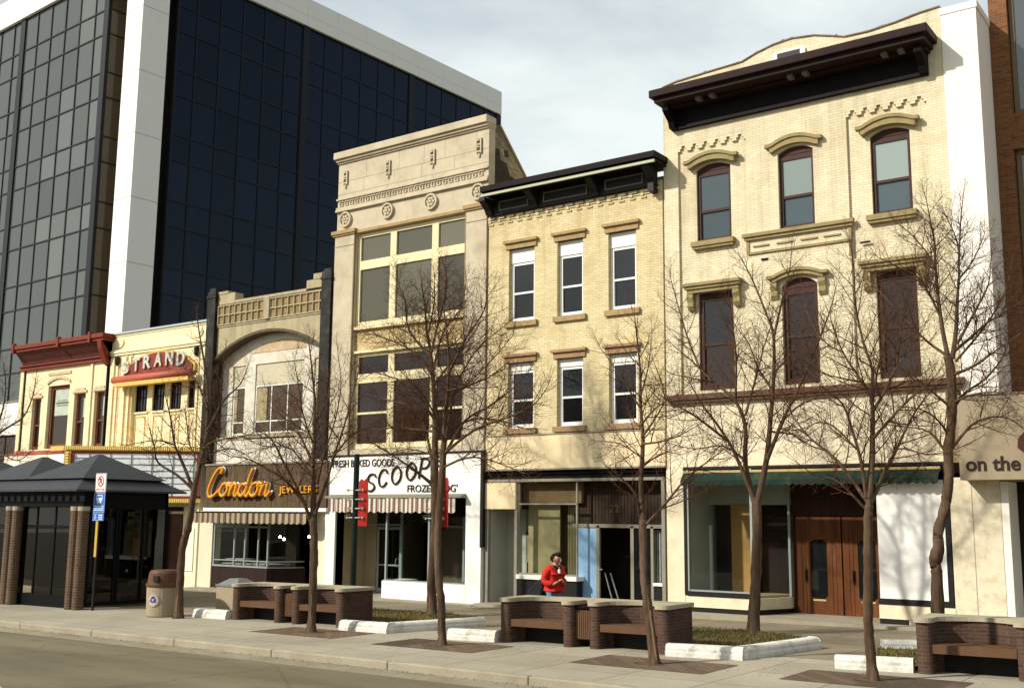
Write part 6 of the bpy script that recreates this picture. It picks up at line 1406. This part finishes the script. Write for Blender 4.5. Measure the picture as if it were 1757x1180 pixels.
# local frame: facing +x, left side = +y ; z up
S_=1.0
V=[(0,0,.92),(.01,0,1.12),(.03,0,1.30),(.05,0,1.40),(.085,0,1.47),   # pelvis spine chest neckbase neck
   (.03,-.17,1.37),(-.02,-.23,1.12),(.18,-.20,1.02),(.27,-.10,1.10),   # right shoulder elbow wrist? (towards camera)
   (.03,.17,1.37),(-.01,.23,1.12),(.20,.14,1.03),(.28,.04,1.09),
   (0,-.09,.86),(.04,-.10,.48),(-.06,-.10,.09),(.06,-.10,.04),(.14,-.10,.03),
   (0,.09,.86),(.12,.10,.48),(.16,.10,.08),(.28,.10,.04),(.36,.10,.03),
   (.10,0,1.53),(.13,0,1.60),(.145,0,1.66)]
Ed=[(0,1),(1,2),(2,3),(3,4),(3,5),(5,6),(6,7),(7,8),(3,9),(9,10),(10,11),(11,12),(0,13),(13,14),(14,15),(15,16),(16,17),(0,18),(18,19),(19,20),(20,21),(21,22),(4,23),(23,24),(24,25)]
Rd=[.125,.115,.13,.09,.055,.06,.045,.033,.026,.06,.045,.033,.026,.085,.055,.04,.04,.03,.085,.055,.04,.04,.03,.075,.092,.07]
skin('body',V,Ed,Rd,skin_m,PR)
# face details and hands
fc=MB(); fc.lathe((.245,0,1.545),[(.004,-.02),(.02,-.008),(.012,.02),(.004,.045)],8)
f_=obj('nose',fc,skin_m,PR,smooth=True,local=True)
for sy_ in (-.035,.035): obj('eye',MB().lathe((.222,sy_,1.585),[(.001,-.01),(.012,0),(.001,.01)],8),black_paint,PR,smooth=True,local=True)
obj('mouth',MB().box(.205,.222,-.022,.022,1.502,1.508),mat('lips',(.30,.10,.08),.6),PR,local=True)
for sy_ in (-.092,.092): obj('ear',MB().lathe((.12,sy_,1.565),[(.004,-.03),(.018,-.015),(.02,.01),(.008,.03)],8),skin_m,PR,smooth=True,local=True)
for s,(wx,wy,wz) in ((-1,(.27,-.10,1.10)),(1,(.28,.04,1.09))):
    hv=[(wx,wy,wz),(wx+.045,wy+.01*-s,wz+.02),(wx+.07,wy,wz+.03)]; he=[(0,1),(1,2)]; hr=[.022,.03,.025]
    for k in range(4):
        b=len(hv); o=(k-1.5)*.019; c=.9+.1*math.sin(k*1.5+1)
        hv+=[(wx+.08,wy+o,wz+.03),(wx+.115*c+.01,wy+o-s*.01,wz+.04),(wx+.125*c,wy+o-s*.03,wz+.02)]; he+=[(2,b),(b,b+1),(b+1,b+2)]; hr+=[.010,.009,.008]
    b=len(hv); hv+=[(wx+.04,wy-s*.035,wz+.045),(wx+.075,wy-s*.045,wz+.06)]; he+=[(1,b),(b,b+1)]; hr+=[.011,.009]
    skin('hand',hv,he,hr,skin_m,PR,1)
# jacket: torso and sleeves
V=[(-.01,0,.80),(.0,0,.90),(.0,0,1.08),(.02,0,1.27),(.04,0,1.38),(.06,0,1.445),(.03,-.18,1.365),(-.05,-.26,1.12),(.06,-.25,1.03),(.20,-.165,1.055),(.03,.18,1.365),(-.04,.26,1.12),(.07,.23,1.03),(.22,.10,1.05)]
Ed=[(0,1),(1,2),(2,3),(3,4),(4,5),(4,6),(6,7),(7,8),(8,9),(4,10),(10,11),(11,12),(12,13)]
Rd=[.165,.19,.195,.195,.135,.08,.10,.095,.085,.052,.10,.095,.085,.052]
skin('jacket',V,Ed,Rd,red_j,PR,2,2)
skin('collar',[(.02,-.09,1.41),(.10,-.10,1.43),(.175,-.05,1.39),(.19,0,1.35),(.175,.05,1.39),(.10,.10,1.43),(.02,.09,1.41),(-.03,0,1.44)],[(i,(i+1)%8) for i in range(8)],[.034]*8,black_paint,PR,1)
skin('shirt',[(.17,-.01,1.40),(.20,-.01,1.33),(.215,-.01,1.26)],[(0,1),(1,2)],[.035,.035,.028],white_paint,PR,1)
skin('jeans',[(0,0,.90),(0,-.09,.84),(.045,-.10,.48),(-.055,-.10,.12),(0,.09,.84),(.125,.10,.48),(.155,.10,.12)],[(0,1),(1,2),(2,3),(0,4),(4,5),(5,6)],[.13,.10,.075,.062,.10,.075,.062],jeans,PR,2)
for px_,py_ in ((-.02,-.10),(.20,.10)): obj('shoe',MB().prismz([(px_-.10,py_-.04),(px_+.10,py_-.045),(px_+.16,py_),(px_+.10,py_+.045),(px_-.10,py_+.04)],.0,.09),shoe,PR,local=True,bevel=.02)
hv=[(.06,0,1.60),(.05,0,1.67),(.11,0,1.705),(.17,0,1.695),(.225,0,1.655),(.04,-.07,1.60),(.09,-.085,1.66),(.04,.07,1.60),(.09,.085,1.66),(.02,0,1.52),(.16,-.06,1.68),(.16,.06,1.68)]
skin('hair',hv,[(0,1),(1,2),(2,3),(3,4),(0,5),(5,6),(0,7),(7,8),(0,9),(2,10),(2,11)],[.088,.092,.088,.078,.055,.066,.058,.066,.058,.06,.06,.06],hairm,PR,2)
bag=MB(); bag.prism([(-.62,.70),(-.2,.72),(-.12,.92),(-.14,1.12),(-.24,1.14),(-.66,.84)],-.24,-.02)
obj('shoulder_bag',bag,black_paint,PR,local=True,bevel=.04)
obj('bag_strap',MB().tube([(-.2,-.15,1.08),(-.05,-.19,1.3),(.03,-.12,1.45)],.012,5),black_paint,PR,local=True)
obj('held_item',MB().box(.36,.41,-.06,.0,1.12,1.17),letter_brown,PR,local=True)
# ================================================================== trees
def grow(tw,base_pts,rad,rng,level,Lmax,dens,up):
    # base_pts polyline; spawn side shoots along it
    P=[Vector(p) for p in base_pts]; seg=[(P[i+1]-P[i]).length for i in range(len(P)-1)]; tot=sum(seg)
    if tot<.05: return
    s=dens*rng.uniform(.2,.8); side=rng.choice((-1,1)); ang=rng.uniform(0,2*PI)
    while s<tot:
        d=s; i=0
        while i<len(seg)-1 and d>seg[i]: d-=seg[i]; i+=1
        t=d/seg[i]; p=P[i].lerp(P[i+1],min(1,t)); dirn=(P[i+1]-P[i]).normalized(); r=rad[i]+(rad[i+1]-rad[i])*min(1,t)
        frac=s/tot
        ang+=2.4+rng.uniform(-.7,.7)
        a=dirn.orthogonal().normalized(); b=dirn.cross(a); lat=a*math.cos(ang)+b*math.sin(ang)
        L=Lmax*(1-.62*frac)*rng.uniform(.55,1.15)
        v=(dirn*rng.uniform(.45,.85)+lat*rng.uniform(.6,1.0)).normalized()
        n=4 if level==1 else 3
        pts=[p]; q=p; w_=lat.cross(dirn)
        for k in range(n):
            v=(v+Vector((rng.uniform(-.14,.14),rng.uniform(-.14,.14),up*rng.uniform(.5,1.4)))).normalized(); q=q+v*(L/n); pts.append(q)
        r_0=min(r*.6,{1:.012,2:.0055,3:.0036}[level]); r_1={1:.0032,2:.0024,3:.002}[level]
        rr=[r_0+(r_1-r_0)*k/n for k in range(n+1)]
        tw.tube(pts,rr,4 if level==1 else 3,cap=False)
        if level<3: grow(tw,pts,rr,rng,level+1,Lmax*.48,dens*.72 if level==1 else dens*.8,up*1.05)
        s+=dens*rng.uniform(.6,1.4)
def smooth_limb(l):
    P=[Vector(p[:3]) for p in l]; r=[p[3] for p in l]; o=[];rr=[]
    n=len(P)
    for i in range(n-1):
        p0=P[max(i-1,0)];p1=P[i];p2=P[i+1];p3=P[min(i+2,n-1)]
        for k in range(3):
            t=k/3; q=.5*((2*p1)+(-p0+p2)*t+(2*p0-5*p1+4*p2-p3)*t*t+(-p0+3*p1-3*p2+p3)*t*t*t); o.append(q); rr.append(r[i]+(r[i+1]-r[i])*t)
    o.append(P[-1]); rr.append(r[-1]); return o,rr
TL={'A':'bare young tree leaning beside the recycling bin and bus shelter','B':'bare young tree in front of the left brick bench and jeweller sign','C':'large bare tree with dark trunk in the grass bed before the ice cream shop',
'D':'slim bare pavement tree with a kinked trunk in front of the larger dark trunk','E':'bare tree with leaning split trunk base in front of the middle brick bench','F':'bare forked tree in the grass bed before the oak shop doors',
'G':'bare many forked tree at the kerb right of the white boarded bay','H':'tall bare tree with knobbly crooked trunk before the stone pier','I':'bare tree at the left edge whose branches reach over the bus shelter'}
DENS={'A':1.15,'B':.95,'C':.72,'D':.85,'E':1.0,'F':.95,'G':.9,'H':.78,'I':1.1}
def build_tree(key,L,label,seed):
    rng=random.Random(seed); x,y,z=L[0][0][:3]
    B=thing('bare_tree',label,'tree',(x,y,z),'bare street trees')
    tk=MB(); br_=MB(); tw=MB(); scars=[]
    for i,l in enumerate(L):
        P,r=smooth_limb(l)
        if i==0:
            r=[q*.92*(1+.05*math.sin(k*2.1+seed)) for k,q in enumerate(r)]; r[0]*=1.5; r[1]*=1.12
            if key=='H':
                for k,q in enumerate(P):
                    if .95<q.z-z<1.2 or 1.65<q.z-z<1.95: r[k]*=1.22
            P2=[];r2=[]
            for a_,b_,ra,rb_ in zip(P[:-1],P[1:],r[:-1],r[1:]):
                for q in range(3):
                    t=q/3; P2.append(a_.lerp(b_,t)+Vector((rng.uniform(-1,1),rng.uniform(-1,1),0))*.006); r2.append((ra+(rb_-ra)*t)*(1+rng.uniform(-.05,.05)))
            P2.append(P[-1]); r2.append(r[-1]); r2[0]*=1.12
            for hz in {'E':(1.05,1.25,1.7),'G':(1.5,),'B':(1.6,),'A':(2.3,),'D':(.95,),'F':(1.4,)}.get(key,()):
                for k,q in enumerate(P2):
                    if abs(q.z-z-hz)<.06: r2[k]*=1.16
            tk.tube(P2,r2,14)
            cdir=(Vector((0,-26.3,0))-Vector((x,y,0))).normalized(); side_=Vector((-cdir.y,cdir.x,0))
            for (z0_,z1_,so_,wd_2) in {'E':((.05,.95,.45,.028),(.3,1.3,.2,.014)),'D':((.15,.75,-.2,.012),),'A':((.1,.7,-.35,.02),),'B':((.2,1.0,-.3,.016),)}.get(key,()):
                sc_=MB(); pts=[];rs=[]
                for k,q in enumerate(P2):
                    if z0_<q.z-z<z1_: pts.append(q+(cdir*.86+side_*so_)*r2[k]*.98); rs.append(wd_2*(.4+.6*math.sin(PI*(q.z-z-z0_)/(z1_-z0_))))
                if len(pts)>2: scars.append((pts,rs))
        else: br_.tube(P,r,7,cap=False)
    DD=DENS[key]
    for i,l in enumerate(L[1:]):
        P,r=smooth_limb(l); tot=sum((P[k+1]-P[k]).length for k in range(len(P)-1))
        k0=max(1,int(len(P)*.18))
        grow(tw,P[k0:],r[k0:],rng,1,min(1.15,.42*tot+.3),.165*DD,.10)
        # terminal continuation shoots
        for q in range(2):
            v=(P[-1]-P[-2]).normalized()+Vector((rng.uniform(-.3,.3),rng.uniform(-.3,.3),rng.uniform(0,.3))); v.normalize(); pts=[P[-1]]
            for k in range(3): v=(v+Vector((rng.uniform(-.12,.12),rng.uniform(-.12,.12),.06))).normalized(); pts.append(pts[-1]+v*.16)
            rr=[.006,.0045,.0035,.0028]; tw.tube(pts,rr,3,cap=False); grow(tw,pts,rr,rng,2,.3,.12,.1)
    t_=obj('trunk',tk,bark,B,smooth=True)
    for pts,rs in scars: obj('bark_scar',MB().tube(pts,rs,7),scar_m,t_,smooth=True)
    obj('limbs',br_,bark,B,smooth=True); obj('crown',tw,twig_m,B)
    return B,len(tw.f)
# buildings across the street, behind the camera: they show only as reflections in the shop glass
for i,(x0_,x1_,h_,mm_,lb) in enumerate(((-62,-34,11.5,brown_brick,'brown brick building across the street, seen only reflected'),(-33,-8,9.0,side_brick,'grey brick building across the street, seen only reflected'),(-7,16,12,brown_brick,'tall brown brick building across the street, seen only reflected'))):
    B=thing('brick_building',lb,'building',((x0_+x1_)/2,-42,0)); hs=[(x0_+1.5+k*3.1,x0_+3.3+k*3.1,z,z+1.9) for k in range(int((x1_-x0_-3)/3.1)) for z in (4.6,7.9) if z+2<h_]
    obj('wall',MB().wall(x0_,x1_,-.5,h_,-42.3,-42,hs),mm_,B); obj('body',MB().box(x0_,x1_,-52,-42.5,-.5,h_-.3),dark_brown,B)
tot=0
for i,k in enumerate(sorted(TREES)):
    B_,n=build_tree(k,TREES[k],TL[k],100+i); tot+=n
for k,(x_,y_) in enumerate(((-27.5,-23.6),(-35.5,-23.9),(-20.5,-24.2))):
    src_=[o for o in bpy.data.objects if o.parent is None and o.name.startswith('bare_tree') and o['label']==TL['BCG'[k]]][0]
    c_=copy_tree(src_); c_.location=(x_,y_,gz(x_)); c_.rotation_euler=(0,0,1.1+k); c_['label']=('bare tree on the near kerb','second bare tree on the near kerb','third bare tree on the near kerb')[k]+', outside the picture'
print('twig faces',tot)
print('script end')
